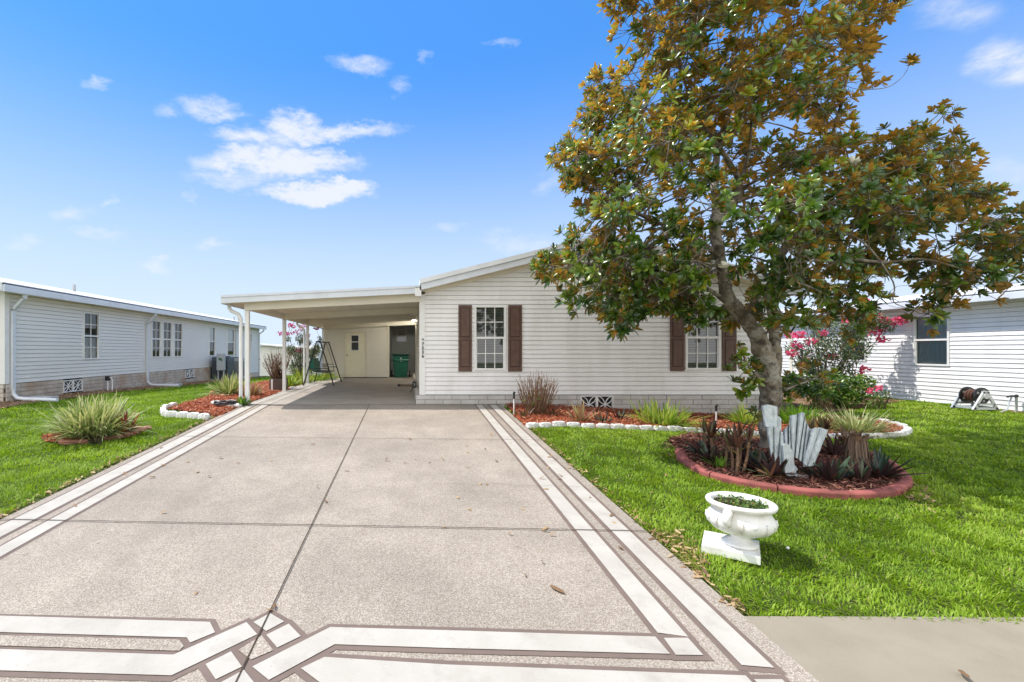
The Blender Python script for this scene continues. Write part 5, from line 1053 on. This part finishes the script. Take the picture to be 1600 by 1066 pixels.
# ---------------------------------------------------------------- grey stone ornament
p = gP(1246, 748); t = thing('stone_ornament', 'pale grey cast-stone ornament of upright fluted slabs leaning beside the magnolia trunk', 'ornament', p); D0 = p.y; OZ = p.z
def slab(pts, D, name, th=.045, dD=0, lab=None):
    v = [P(1170 + x / 7.614, 620 + y / 7.614, D + dD * (1 - (y - 100) / 800)) for x, y in pts]
    o = MB().prism(v, (0.01, th, 0)).build(name, M['ornament'], t, bevel=.008); return o
b0 = D0
slab([(172, 115), (240, 96), (345, 120), (342, 375), (205, 362)], b0 + .02, 'tall_panel', .05, .08)
slab([(340, 232), (372, 240), (392, 265), (388, 470), (340, 420)], b0 + .08, 'tall_panel', .05, .08)
slab([(404, 575), (440, 556), (490, 580), (525, 650), (538, 700), (552, 865), (520, 905), (432, 912)], b0 - .12, 'front_panel', .04)
def fluted(name, bot, top, D, lean, flutes, dep, th=.035, N=60):
    """upright corrugated slab: columns run from the bottom outline to the jagged top outline"""
    def along(pl, u):
        L = [0]
        for a_, b_ in zip(pl[:-1], pl[1:]): L.append(L[-1] + math.hypot(b_[0] - a_[0], b_[1] - a_[1]))
        s_ = u * L[-1]
        for k in range(len(pl) - 1):
            if s_ <= L[k + 1] + 1e-6: t_ = (s_ - L[k]) / max(L[k + 1] - L[k], 1e-6); return (pl[k][0] + (pl[k + 1][0] - pl[k][0]) * t_, pl[k][1] + (pl[k + 1][1] - pl[k][1]) * t_)
    w = MB(); K = 9
    for side in (0, 1):
        for i in range(N + 1):
            u = i / N; b_, t_ = along(bot, u), along(top, u); ridge = abs(math.sin(math.pi * u * flutes)) ** .6
            for k in range(K + 1):
                q_ = k / K; x = b_[0] + (t_[0] - b_[0]) * q_; y = b_[1] + (t_[1] - b_[1]) * q_
                v = P(1170 + x / 7.614, 620 + y / 7.614, D + lean * q_ - (dep * ridge if side == 0 else -th)); w.v.append(tuple(v + W((random.uniform(-.002, .002), random.uniform(-.002, .002), random.uniform(-.003, .003)))))
    M_ = (N + 1) * (K + 1); I = lambda s_, i, k: s_ * M_ + i * (K + 1) + k
    for i in range(N):
        for k in range(K): w.f += [(I(0, i, k), I(0, i + 1, k), I(0, i + 1, k + 1), I(0, i, k + 1)), (I(1, i, k), I(1, i, k + 1), I(1, i + 1, k + 1), I(1, i + 1, k))]
        w.f += [(I(0, i, K), I(0, i + 1, K), I(1, i + 1, K), I(1, i, K)), (I(0, i, 0), I(1, i, 0), I(1, i + 1, 0), I(0, i + 1, 0))]
    for k in range(K): w.f += [(I(0, 0, k), I(0, 0, k + 1), I(1, 0, k + 1), I(1, 0, k)), (I(0, N, k), I(1, N, k), I(1, N, k + 1), I(0, N, k + 1))]
    w.m = [0] * len(w.f); return w.build(name, M['ornament'], t)
fluted('left_slab', [(262, 705), (330, 860), (425, 905)], [(205, 372), (290, 358), (372, 385), (412, 470)], b0 - .03, .05, 3, .05)
fluted('fan_slab', [(425, 600), (475, 640), (530, 700), (590, 745), (650, 790), (680, 800)], [(398, 410), (482, 326), (486, 225), (560, 215), (592, 205), (632, 183), (667, 196), (672, 278), (722, 380), (752, 384)], b0 + .10, .16, 6, .075)
fluted('right_slab', [(640, 800), (655, 832), (770, 824)], [(752, 380), (800, 366), (860, 370), (945, 398)], b0 + .03, .10, 2, .03)
w = MB(); a = P(1236, 740, b0 - .08); w.box((a.x, b0 - .05, OZ - .02), (a.x + .25, b0 + .2, OZ + .05)); w.build('base', M['ornament'], t, bevel=.01)
for k in range(9): w = MB(); w.sphere((a.x + .07 + random.uniform(0, .12), b0 - .0 + random.uniform(0, .1), OZ + .06 + random.uniform(0, .08)), random.uniform(.02, .035), 5); w.build('pebble', M['ornament'], t, smooth=True)
# ---------------------------------------------------------------- urn
p = gP(1150, 878); D0 = p.y; ux, uy, uz = p.x, p.y, p.z + .02
ux, uy = 2.675, 3.68; uz = Tz(ux, uy) + .01
t = thing('garden_urn', 'white footed urn on a square plinth on the lawn beside the driveway', 'urn', (ux, uy, uz)); rr = .222
w = MB(); w.box((ux - .245, uy - .15, uz - .02), (ux + .135, uy + .22, uz + .045), rz=R(-36)); w.build('plinth', M['urn'], t, bevel=.004)
def um(r, z, a):
    if .17 < z < .29 and r > .15: return r + .009 * max(0, math.cos(a * 16)) * math.sin(math.pi * (z - .17) / .12)
    return r
prof = [(.001, .045), (.115, .046), (.125, .055), (.118, .07), (.085, .082), (.066, .10), (.062, .12), (.07, .132), (.10, .142), (.15, .155), (.195, .180), (.222, .215), (.230, .25), (.222, .285), (.205, .31), (.198, .33), (.200, .348), (.222, .358), (.236, .372), (.240, .386), (.236, .398), (.222, .406), (.207, .402), (.198, .385), (.19, .36), (.12, .35), (.001, .35)]
w = MB(); w.lathe(prof, (ux, uy, uz), 96, um); w.build('bowl', M['urn'], t, smooth=True)
for a in (R(214), R(34)):
    w = MB(); c, s_ = math.cos(a), math.sin(a); w.tube([(ux + c * .195, uy + s_ * .195, uz + .335), (ux + c * .235, uy + s_ * .235, uz + .345), (ux + c * .262, uy + s_ * .262, uz + .31), (ux + c * .255, uy + s_ * .255, uz + .27), (ux + c * .228, uy + s_ * .228, uz + .24)], [.03, .034, .03, .026, .018], 10); w.build('handle', M['urn'], t, smooth=True)
for k in range(16):
    a = k * 2 * math.pi / 16 + .2; w = MB(); w.sphere((ux + .222 * math.cos(a), uy + .222 * math.sin(a), uz + .262), .022, 6, (1, 1, 1.15)) if k % 2 else w.tube([(ux + .231 * math.cos(a), uy + .231 * math.sin(a), uz + .285), (ux + .238 * math.cos(a), uy + .238 * math.sin(a), uz + .25), (ux + .224 * math.cos(a), uy + .224 * math.sin(a), uz + .20)], .008, 5)
    v_ = w.v; w.v = [(ux + (x - ux) * .985, uy + (y - uy) * .985, z) for x, y, z in v_]; w.build('relief', M['urn'], t, smooth=True)
w = MB(); w.lathe([(.001, .372), (.1, .378), (.194, .366)], (ux, uy, uz), 24); w.jitter(.004); w.build('soil', M['soil'], t)
n = 420; a = rng.uniform(0, 6.28, n); r = .185 * np.sqrt(rng.random(n)); keep = (r * np.cos(a) > -.10) | (rng.random(n) < .4); a, r = a[keep], r[keep]; n = len(a)
b = np.stack([ux + r * np.cos(a), uy + r * np.sin(a), np.full(n, uz + .375)], 1); d, _ = ring_dirs(n, -5, 75)
V, Q, Rn = leaves(b, d, np.array([0, 0, 1.]) + rng.uniform(-.4, .4, (n, 3)), rng.uniform(.015, .045, n), rng.uniform(.008, .018, n), .2); pl = npmesh('trailing_plant', V, Q, M['shrub'], rnd=Rn); tag(pl, 'small sparse green plant growing in the white urn', 'plant')
g = gP(1231, 868); w = MB(); w.sphere((g.x, g.y, g.z + .06), .012, 6); tag(w.build('mushroom', M['urn'], origin=g, smooth=True), 'tiny pale mushroom in the shadow beside the urn', 'mushroom')
# ---------------------------------------------------------------- magnolia
TD = 6.35
tp = G(1204, 704); TD = tp.y
mag = thing('magnolia_tree', 'leaning magnolia with glossy green and rust leaves rising from the red-edged ring', 'tree', tp)
def crv(pts, k=6):
    out = []
    for i in range(len(pts) - 1):
        p0, p1, p2, p3 = pts[max(i - 1, 0)], pts[i], pts[i + 1], pts[min(i + 2, len(pts) - 1)]
        for j in range(k): t_ = j / k; out.append(.5 * (2 * p1 + (p2 - p0) * t_ + (2 * p0 - 5 * p1 + 4 * p2 - p3) * t_ ** 2 + (3 * p1 - p0 - 3 * p2 + p3) * t_ ** 3))
    out.append(pts[-1]); return out
limb_nodes = []   # (point, radius)
tw = MB()
def limb(pl, n=12, start=True):
    pts = [(P(x, y, TD + d), r * .76) for x, y, d, r in pl]
    c = crv([q_[0] for q_ in pts]); rr_ = np.interp(np.linspace(0, len(pts) - 1, len(c)), range(len(pts)), [q_[1] for q_ in pts])
    c = [q_ + W((random.uniform(-1, 1), random.uniform(-1, 1), random.uniform(-1, 1))) * r * .10 for q_, r in zip(c, rr_)]
    tw.tube(c, list(rr_ * np.array([random.uniform(.94, 1.06) for _ in c])), n); limb_nodes.extend([(q_, r) for q_, r in zip(c[3:], rr_[3:])])
limb([(1206, 715, 0, .24), (1204, 690, 0, .18), (1201, 655, 0, .165), (1204, 620, 0, .19), (1200, 580, 0, .185), (1193, 550, 0, .175), (1180, 520, 0, .145), (1160, 492, 0, .13), (1138, 465, 0, .12), (1130, 430, 0, .105), (1124, 395, 0, .10), (1118, 360, 0, .105), (1120, 320, 0, .085), (1116, 280, .1, .07), (1125, 220, .2, .055), (1150, 140, .3, .045), (1160, 60, .4, .03), (1170, -30, .5, .02), (1180, -110, .5, .012)], 16)
limb([(1207, 600, .14, .12), (1211, 560, .18, .12), (1210, 520, .25, .10), (1206, 480, .3, .09), (1205, 440, .4, .085), (1220, 400, .5, .085), (1245, 350, .6, .07), (1280, 270, .8, .05), (1310, 180, .9, .035), (1330, 90, 1.0, .02)], 12)
limb([(1122, 350, 0, .08), (1135, 332, -.05, .07), (1152, 310, -.1, .06), (1155, 285, -.1, .055), (1140, 255, -.15, .05), (1120, 225, -.2, .04), (1095, 190, -.3, .03), (1070, 130, -.4, .02), (1050, 60, -.5, .012)], 9)
limb([(1155, 285, -.1, .045), (1165, 260, -.1, .035), (1172, 225, -.15, .025), (1175, 160, -.2, .018), (1180, 80, -.3, .01)], 8)
limb([(1205, 440, .4, .08), (1240, 410, .3, .07), (1270, 378, .2, .055), (1300, 358, .1, .045), (1345, 350, 0, .035), (1400, 340, -.2, .025), (1470, 345, -.3, .015), (1540, 350, -.4, .01)], 9)
limb([(1270, 378, .2, .045), (1310, 400, -.2, .035), (1380, 410, -.4, .028), (1440, 405, -.5, .022), (1500, 420, -.6, .012), (1540, 440, -.6, .008)], 7)
limb([(1122, 400, 0, .06), (1090, 375, -.1, .05), (1055, 358, -.2, .045), (1020, 345, -.3, .035), (970, 320, -.4, .025), (920, 290, -.5, .014), (900, 260, -.5, .008)], 8)
limb([(1060, 360, -.2, .035), (1010, 385, -.5, .028), (960, 405, -.6, .02), (900, 415, -.7, .012), (865, 420, -.7, .007)], 7)
limb([(1132, 470, 0, .05), (1100, 450, -.3, .035), (1050, 455, -.5, .025), (1000, 470, -.6, .018), (960, 485, -.7, .01)], 7)
limb([(1160, 492, 0, .04), (1190, 460, -.6, .03), (1235, 440, -.9, .02), (1290, 460, -1.1, .012)], 6)
limb([(1245, 350, .6, .05), (1300, 320, .9, .04), (1360, 270, 1.1, .03), (1420, 220, 1.2, .02), (1465, 190, 1.2, .012), (1488, 160, 1.2, .006)], 7)
limb([(1125, 220, .2, .04), (1080, 200, .6, .03), (1010, 170, .8, .02), (950, 160, .9, .01)], 6)
limb([(1150, 140, .3, .035), (1220, 100, .1, .028), (1290, 50, 0, .018), (1350, 10, 0, .01)], 6)
limb([(1280, 270, .8, .035), (1330, 300, .2, .028), (1400, 300, 0, .02), (1480, 280, 0, .012)], 6)
limb([(1206, 600, 0, .03), (1185, 590, -.25, .02), (1165, 565, -.35, .012)], 6); limb([(1225, 610, .2, .03), (1250, 600, .4, .02), (1280, 590, .5, .012)], 6)
limb([(1300, 358, .1, .02), (1350, 380, -.8, .016), (1395, 440, -1.0, .011), (1400, 475, -1, .008), (1470, 490, -1, .005)], 5)
limb([(1345, 140, .6, .012), (1385, 137, .6, .009), (1410, 120, .6, .006), (1423, 98, .6, .004)], 5)
crown = [(955, -150), (945, -60), (955, -10), (952, 20), (962, 60), (945, 108), (915, 132), (903, 152), (912, 172), (905, 200), (878, 215), (864, 245), (870, 265), (892, 285), (895, 320), (880, 355), (866, 372), (846, 392), (838, 425), (850, 452), (872, 462), (880, 488), (900, 502), (925, 488), (950, 495), (962, 525), (978, 528), (985, 500), (1030, 495), (1060, 485), (1075, 500), (1110, 505), (1125, 485), (1150, 510), (1175, 545), (1215, 505), (1240, 532), (1262, 510), (1300, 505), (1320, 528), (1345, 520), (1352, 495), (1400, 480), (1395, 455), (1370, 440), (1378, 420), (1430, 425), (1440, 440), (1432, 500), (1450, 508), (1475, 505), (1490, 480), (1500, 512), (1525, 518), (1548, 508), (1540, 480), (1570, 470), (1610, 450), (1660, 420), (1690, 360), (1640, 310), (1590, 305), (1545, 290), (1530, 262), (1520, 235), (1478, 215), (1492, 165), (1478, 150), (1450, 190), (1432, 178), (1395, 190), (1368, 170), (1372, 130), (1358, 110), (1362, 85), (1395, 40), (1410, 5), (1420, -80), (1350, -170), (1150, -190)]
low1 = [(1142, 540), (1175, 540), (1186, 580), (1178, 612), (1150, 605), (1135, 585)]; low2 = [(1222, 575), (1270, 560), (1320, 590), (1300, 615), (1240, 618), (1222, 640)]; low3 = [(1150, 600), (1172, 600), (1182, 640), (1176, 660), (1168, 650)]
sprig = [((1425, 95), .6, 3), ((1423, 100), .6, 2)]
E = [((crown[i][0], crown[i][1]), (crown[(i + 1) % len(crown)][0], crown[(i + 1) % len(crown)][1])) for i in range(len(crown))]
def edge_d(x, y):
    m = 1e9
    for (x1, y1), (x2, y2) in E:
        dx_, dy_ = x2 - x1, y2 - y1; t_ = max(0, min(1, ((x - x1) * dx_ + (y - y1) * dy_) / (dx_ * dx_ + dy_ * dy_))); m = min(m, math.hypot(x - x1 - t_ * dx_, y - y1 - t_ * dy_))
    return m
holes_px = [(1003, 378, 34, 14), (1395, 450, 42, 26), (1405, 135, 30, 40), (1045, 30, 14, 16), (1270, 300, 10, 14), (1350, 215, 12, 10), (1255, 200, 9, 14), (1130, 60, 10, 16), (985, 75, 9, 12), (1100, 100, 10, 8), (1200, 215, 9, 10), (1320, 345, 10, 6), (1365, 395, 14, 6), (1220, 280, 8, 10), (1010, 270, 9, 8), (1300, 420, 12, 6), (1460, 360, 8, 6), (1170, 330, 12, 18), (1060, 310, 12, 9)]
def inside(x, y): return bool(inpoly(np.array([x]), np.array([y]), crown)[0])
tpath = [(1182 - (1182 - x2) * 0 + 0, y2) if False else (x2, y2) for x2, y2 in ((1180, 525), (1168, 505), (1155, 488), (1142, 470), (1132, 450), (1130, 425), (1127, 400), (1120, 375), (1119, 350), (1130, 335), (1145, 318), (1154, 295), (1150, 272), (1140, 252), (1120, 225), (1118, 310), (1285, 368), (1305, 356))]
clusters = []; tries = 0
while len(clusters) < 580 and tries < 60000:
    tries += 1; x = random.uniform(835, 1690); y = random.uniform(-190, 535)
    if not inside(x, y): continue
    if any(((x - hx) / (rx_ + 10)) ** 2 + ((y - hy) / (ry_ + 10)) ** 2 < 1 for hx, hy, rx_, ry_ in holes_px): continue
    if x > 1235 and y < 250 and random.random() < .35: continue
    ed = edge_d(x, y)
    if ed < 7: continue
    th = min(2.1, .35 + ed / 75); d = random.uniform(-1, 1) * th + (.35 if x > 1250 else -.1)
    if d < .15 and any(math.hypot(x - tx_, y - ty_) < 17 for tx_, ty_ in tpath): continue
    q_ = P(x, y, TD + d)
    if any((q_ - o).length < .185 for o, _ in clusters): continue
    clusters.append((q_, ed))
ros = []   # (pos, axis)
cen = P(1190, 330, TD)
for q_, ed in clusters:
    lim = [l for l in limb_nodes if l[1] < .12]; l = min(lim, key=lambda l_: (l_[0] - q_).length + .25 * max(0, l_[0].z - q_.z) + 0.15 * random.random()); a = l[0]; L = (q_ - a).length
    if L > 1.5: continue
    mid = a.lerp(q_, .5) + W((random.uniform(-1, 1), random.uniform(-1, 1), random.uniform(-.3, 1))) * L * .14
    r0 = min(l[1] * .6, .008 + .012 * L); tw.tube([a, a.lerp(mid, .5) + W((random.uniform(-1, 1), random.uniform(-1, 1), random.uniform(-1, 1))) * L * .05, mid, q_], [r0, r0 * .85, r0 * .7, .006], 5, False)
    k = random.randint(8, 11) if ed > 25 else random.randint(5, 8); spread = min(.32, .10 + ed / 180)
    for j in range(k):
        dd = W((random.gauss(0, 1), random.gauss(0, 1), random.gauss(0, .8))); dd = dd.normalized() * spread * random.uniform(.5, 1.25); pp = q_ + dd
        ax_ = (dd.normalized() * .9 + (pp - cen).normalized() * .6 + W((-.15, 0, .65))).normalized(); ros.append((pp, ax_)); tw.tube([q_, q_.lerp(pp, .6) + W((0, 0, -.02)), pp], [.006, .005, .004], 3, False)
def extra(poly, n, d0, d1):
    x0, x1 = min(p[0] for p in poly), max(p[0] for p in poly); y0_, y1_ = min(p[1] for p in poly), max(p[1] for p in poly); c_ = 0
    while c_ < n:
        x, y = random.uniform(x0, x1), random.uniform(y0_, y1_)
        if inpoly(np.array([x]), np.array([y]), poly)[0]:
            q_ = P(x, y, TD + random.uniform(d0, d1)); ros.append((q_, W((random.uniform(-1, 1), random.uniform(-1, .3), random.uniform(.1, 1))).normalized())); c_ += 1
            l = min(limb_nodes, key=lambda l_: (l_[0] - q_).length); tw.tube([l[0], l[0].lerp(q_, .5) + W((0, 0, .03)), q_], [.008, .006, .004], 4, False)
mid1 = [(1185, 430), (1270, 420), (1275, 520), (1235, 530), (1195, 500)]; extra(mid1, 26, -1.2, -.3); left1 = [(850, 395), (960, 380), (1080, 440), (1070, 490), (980, 500), (900, 490), (860, 450)]; extra(left1, 40, -.9, .6)
extra(low1, 20, -.4, 0); extra(low2, 26, .3, 1.1); extra(low3, 5, -.3, 0)
for (x, y), d, k in sprig:
    for j in range(k): ros.append((P(x + random.uniform(-4, 4), y + random.uniform(-4, 4), TD + d), W((random.uniform(-.5, .5), -.2, .9)).normalized()))
line = [(1186, 545), (1180, 525), (1168, 505), (1155, 488), (1142, 470), (1132, 450), (1130, 425), (1127, 400), (1121, 375)]
def near_trunk(v):
    if v.y > TD + .1: return False
    x, y = 640 + v.x * F / v.y, 548 - (v.z - CZ) * F / v.y
    for (x1, y1), (x2, y2) in zip(line[:-1], line[1:]):
        t_ = max(0, min(1, ((x - x1) * (x2 - x1) + (y - y1) * (y2 - y1)) / ((x2 - x1) ** 2 + (y2 - y1) ** 2)))
        if math.hypot(x - x1 - t_ * (x2 - x1), y - y1 - t_ * (y2 - y1)) < 19: return True
    return False
ros = [r_ for r_ in ros if not near_trunk(r_[0])]
trunk = tw.build('trunk', M['bark'], mag, smooth=True)
bs, ds, us, Ls, Ws, dr, rn = [], [], [], [], [], [], []
for (q_, ax_) in ros:
    k = random.randint(9, 13); u1 = ax_.orthogonal().normalized(); u2 = ax_.cross(u1); tone = random.random(); ph = random.random() * 6.28
    young = random.random() < .3; hb = max(-.12, min(.12, (q_.z - 3.7) * .08 - (q_.x - 5) * .02))
    for j in range(k):
        a = ph + j * 2.4; lv = j / k; el = R(20 + 62 * (1 - lv) if not young else 12 + 50 * (1 - lv)); rad_ = u1 * math.cos(a) + u2 * math.sin(a)
        d = (ax_ * math.cos(el) + rad_ * math.sin(el)).normalized(); up_ = (ax_ * math.sin(el) - rad_ * math.cos(el))
        bs.append(q_ + ax_ * .03 * lv); ds.append(d); us.append(up_); sz_ = random.uniform(.095, .165) * (1 - .22 * lv); Ls.append(sz_); Ws.append(sz_ * random.uniform(.33, .42)); dr.append(random.uniform(-.05, .28)); rn.append(min(1, max(0, tone * .5 + random.random() * .42 + (.14 if young else -.04) + hb)))
V, Q, Rn = leaves(np.array([tuple(b) for b in bs]), np.array([tuple(b) for b in ds]), np.array([tuple(b) for b in us]), np.array(Ls), np.array(Ws), np.array(dr), [(0, .15), (.3, .85), (.6, 1), (.85, .72), (1, .12)], -.18, rnd=np.array(rn))
npmesh('crown', V, Q, M['magnolia'], mag, rnd=Rn, smooth=False)
for x, y, d, r in ((1131, 418, -1.2, .052), (1216, 382, -1.3, .05), (1332, 255, -1.3, .055), (1011, 311, -1.3, .07), (1168, 391, -1.2, .045), (1270, 440, -1.2, .022), (1262, 393, -1.2, .02), (1282, 392, -1.2, .02)):
    c_ = P(x, y, TD + d); n = 9; dd, a = ring_dirs(n, 5, 75); V, Q, Rn = leaves(np.repeat(np.array([tuple(c_)]), n, 0), dd * np.array([1, 1, .8]) + np.array([0, -.5, 0]), np.array([0, 0, 1.]) + np.zeros((n, 3)), r * 1.5, r * 1.1, -.2, [(0, .3), (.4, 1), (.8, .9), (1, .2)], .3); npmesh('flower', V, Q, M['white_petal'], mag)
# ---------------------------------------------------------------- lawn grass
def lawn_ok(x, y):
    ok = ~((x > DL - .10) & (x < DR + .03) & (y < 20.2)) & ~((x > DR - .1) & (y < f1(x) + .02)) & ~((x > HX0) & (x < HX1 + .1) & (y > 10.4)) & (x > -9.0 + .03 * (y - 10)) & (x < SX - .02)
    for poly in (BED_F, BED_R, BED_L, BED_P, BED_S): ok &= ~inpoly(x, y, poly)
    ok &= ~((x < DL) & (y > 20.2) & (x > DL)) ; return ok
xs_, ys_, ws_, hs_ = [], [], [], []
def band(x0, x1, y0_, y1_, dens, wd, h):
    n = int((x1 - x0) * (y1_ - y0_) * dens); x = rng.uniform(x0, x1, n); y = rng.uniform(y0_, y1_, n); u = x / y * F + 640
    k = lawn_ok(x, y) & (u < 1720) & (u > -120); x, y = x[k], y[k]; xs_.append(x); ys_.append(y); ws_.append(np.full(len(x), wd)); hs_.append(np.full(len(x), h))
band(2.1, 9, 2.6, 4.2, 4600, .009, .045); band(2.1, 11, 4.2, 6, 3400, .0105, .045); band(2.1, 13.5, 6, 9, 2300, .012, .042); band(2.1, 13.5, 9, 15, 1200, .017, .045)
band(-9.2, -3.85, 2.6, 6, 3800, .009, .042); band(-9.2, -3.85, 6, 9, 2600, .012, .042); band(-9.2, -3.85, 9, 14, 1500, .016, .05); band(-9.2, -3.9, 14, 22, 700, .025, .05); band(-16, -3.9, 22, 36, 260, .04, .06)
x = np.concatenate(xs_); y = np.concatenate(ys_); wd = np.concatenate(ws_); h = np.concatenate(hs_); n = len(x)
# patchy growth: height and lean vary from place to place
pn = .5 + .5 * np.sin(x * 7.1 + 1.3 * np.sin(y * 5.3)) * np.sin(y * 8.7 + 1.7 * np.sin(x * 4.1))
cl = np.sin(x * 23 + 2.2 * np.sin(y * 17)) * np.sin(y * 26 + 2 * np.sin(x * 19)); h = h * rng.uniform(.5, 1.3, n) * (.62 + .5 * pn + .28 * cl)
a = rng.uniform(0, 2 * np.pi, n) * .6 + 3 * np.sin(x * 3.7 + y * 1.9) + 2.5 * np.cos(y * 4.3 - x * 2.1); el = rng.uniform(R(22), R(86), n); d = np.stack([np.cos(a) * np.cos(el), np.sin(a) * np.cos(el), np.sin(el)], 1)
side = norm(np.stack([-np.sin(a + rng.uniform(-.6, .6, n)), np.cos(a), np.zeros(n)], 1)); z = T(x, y) - .022; b = np.stack([x, y, z], 1); wd = (wd * rng.uniform(.6, 1.2, n))[:, None]; h_ = h[:, None] * 1.25
m_ = b + d * h_ * .55 + np.array([0, 0, .004]); tpv = b + d * h_ * .95 + np.stack([d[:, 0] * h * .35, d[:, 1] * h * .35, -h * .12], 1)
V = np.stack([b - side * wd / 2, b + side * wd / 2, m_ + side * wd * .42, m_ - side * wd * .42, tpv], 1).reshape(-1, 3); o = np.arange(n)[:, None] * 5
dry = inpoly(x, y, brown) & (rng.random(n) < .6); rv = np.clip(.22 + .14 * cl + .4 * pn * rng.random(n) + .35 * rng.random(n) + np.where(rng.random(n) < .012, .5, 0) - .12 * np.sin(x * 1.3 + y * .7) - .1 * np.sin(x * 3.1 - y * 2.3 + 2 * np.sin(x * .9)), 0, .9); rv = np.where(dry | (rng.random(n) < .012), rng.uniform(.93, 1, n), rv); rv = np.where((x < -3.8), np.clip(rv - .06, 0, 1), rv)
tag(npmesh('grass', V, o + np.array([[0, 1, 2, 3]]), M['grass'], rnd=np.concatenate([rv, rv]), tris=o + np.array([[3, 2, 4]])), 'bright green mown lawn grass on both sides of the driveway', 'grass', kind='stuff')
print('blades', n, 'rosettes', len(ros), 'clusters', len(clusters))
# ---------------------------------------------------------------- fallen leaves on the driveway
lf = []
for k in range(3):
    n = 1; V, Q, Rn = leaves([(0, 0, 0)], [(1, 0, .1)], [(0, 0, 1)], 1., .36, .35 - .3 * k, ELL, -.25, rnd=np.array([(.75, .2, .5)[k]])); lf.append((V, Q, Rn))
first = {}
def fleaf(x, y, L, k, lab='small curled dry leaf lying on the driveway', grp='small dry leaves on the driveway', cat='fallen leaf'):
    g = G(x, y, True); key = (k, lab)
    if k not in first: V, Q, Rn = lf[k]; o = npmesh('fallen_leaf', V, Q, [M['litter'], M['litter'], M['litter']][k], rnd=Rn); first[k] = o
    else: o = first[k].copy(); C.objects.link(o)
    o.location = (g.x, g.y, g.z + .012); o.rotation_euler = (random.uniform(-.25, .25), random.uniform(-.2, .1), random.uniform(0, 6.28)); o.scale = (L, L, L); tag(o, lab, cat, grp)
for i, (x, y) in enumerate([(250, 803), (120, 793), (302, 931), (290, 722), (260, 728), (342, 716), (376, 724), (448, 658), (434, 657), (484, 686), (486, 695), (427, 721), (305, 740), (325, 745), (244, 747), (232, 696), (255, 700), (196, 742), (196, 744), (538, 737), (493, 762), (508, 783), (596, 647), (644, 688), (662, 682), (706, 686), (731, 697), (729, 707), (757, 703), (650, 720), (673, 724), (694, 720), (734, 732), (630, 724), (778, 723), (751, 756), (762, 759), (714, 777), (730, 796), (815, 795), (698, 825), (793, 835), (845, 830), (858, 838), (820, 898), (845, 878), (842, 749), (858, 766), (880, 746), (870, 749), (923, 780), (953, 809), (956, 817), (766, 682), (797, 693), (826, 692), (855, 716), (864, 718), (858, 730), (885, 731), (600, 720), (1040, 745), (975, 861), (430, 946), (427, 955)]):
    fleaf(x, y, random.uniform(.045, .085), random.randrange(3))
fleaf(883, 930, .13, 1, 'largest flat brown leaf on the driveway near the bottom stripes', 'small dry leaves on the driveway'); fleaf(848, 829, .10, 0, 'yellow green leaf lying on the cross joint near the right stripe', 'small dry leaves on the driveway')
g = G(1499, 1048, True); fleaf(1499, 1050, .10, 1, 'brown leaf lying on the sidewalk at the bottom right', 'small dry leaves on the driveway')
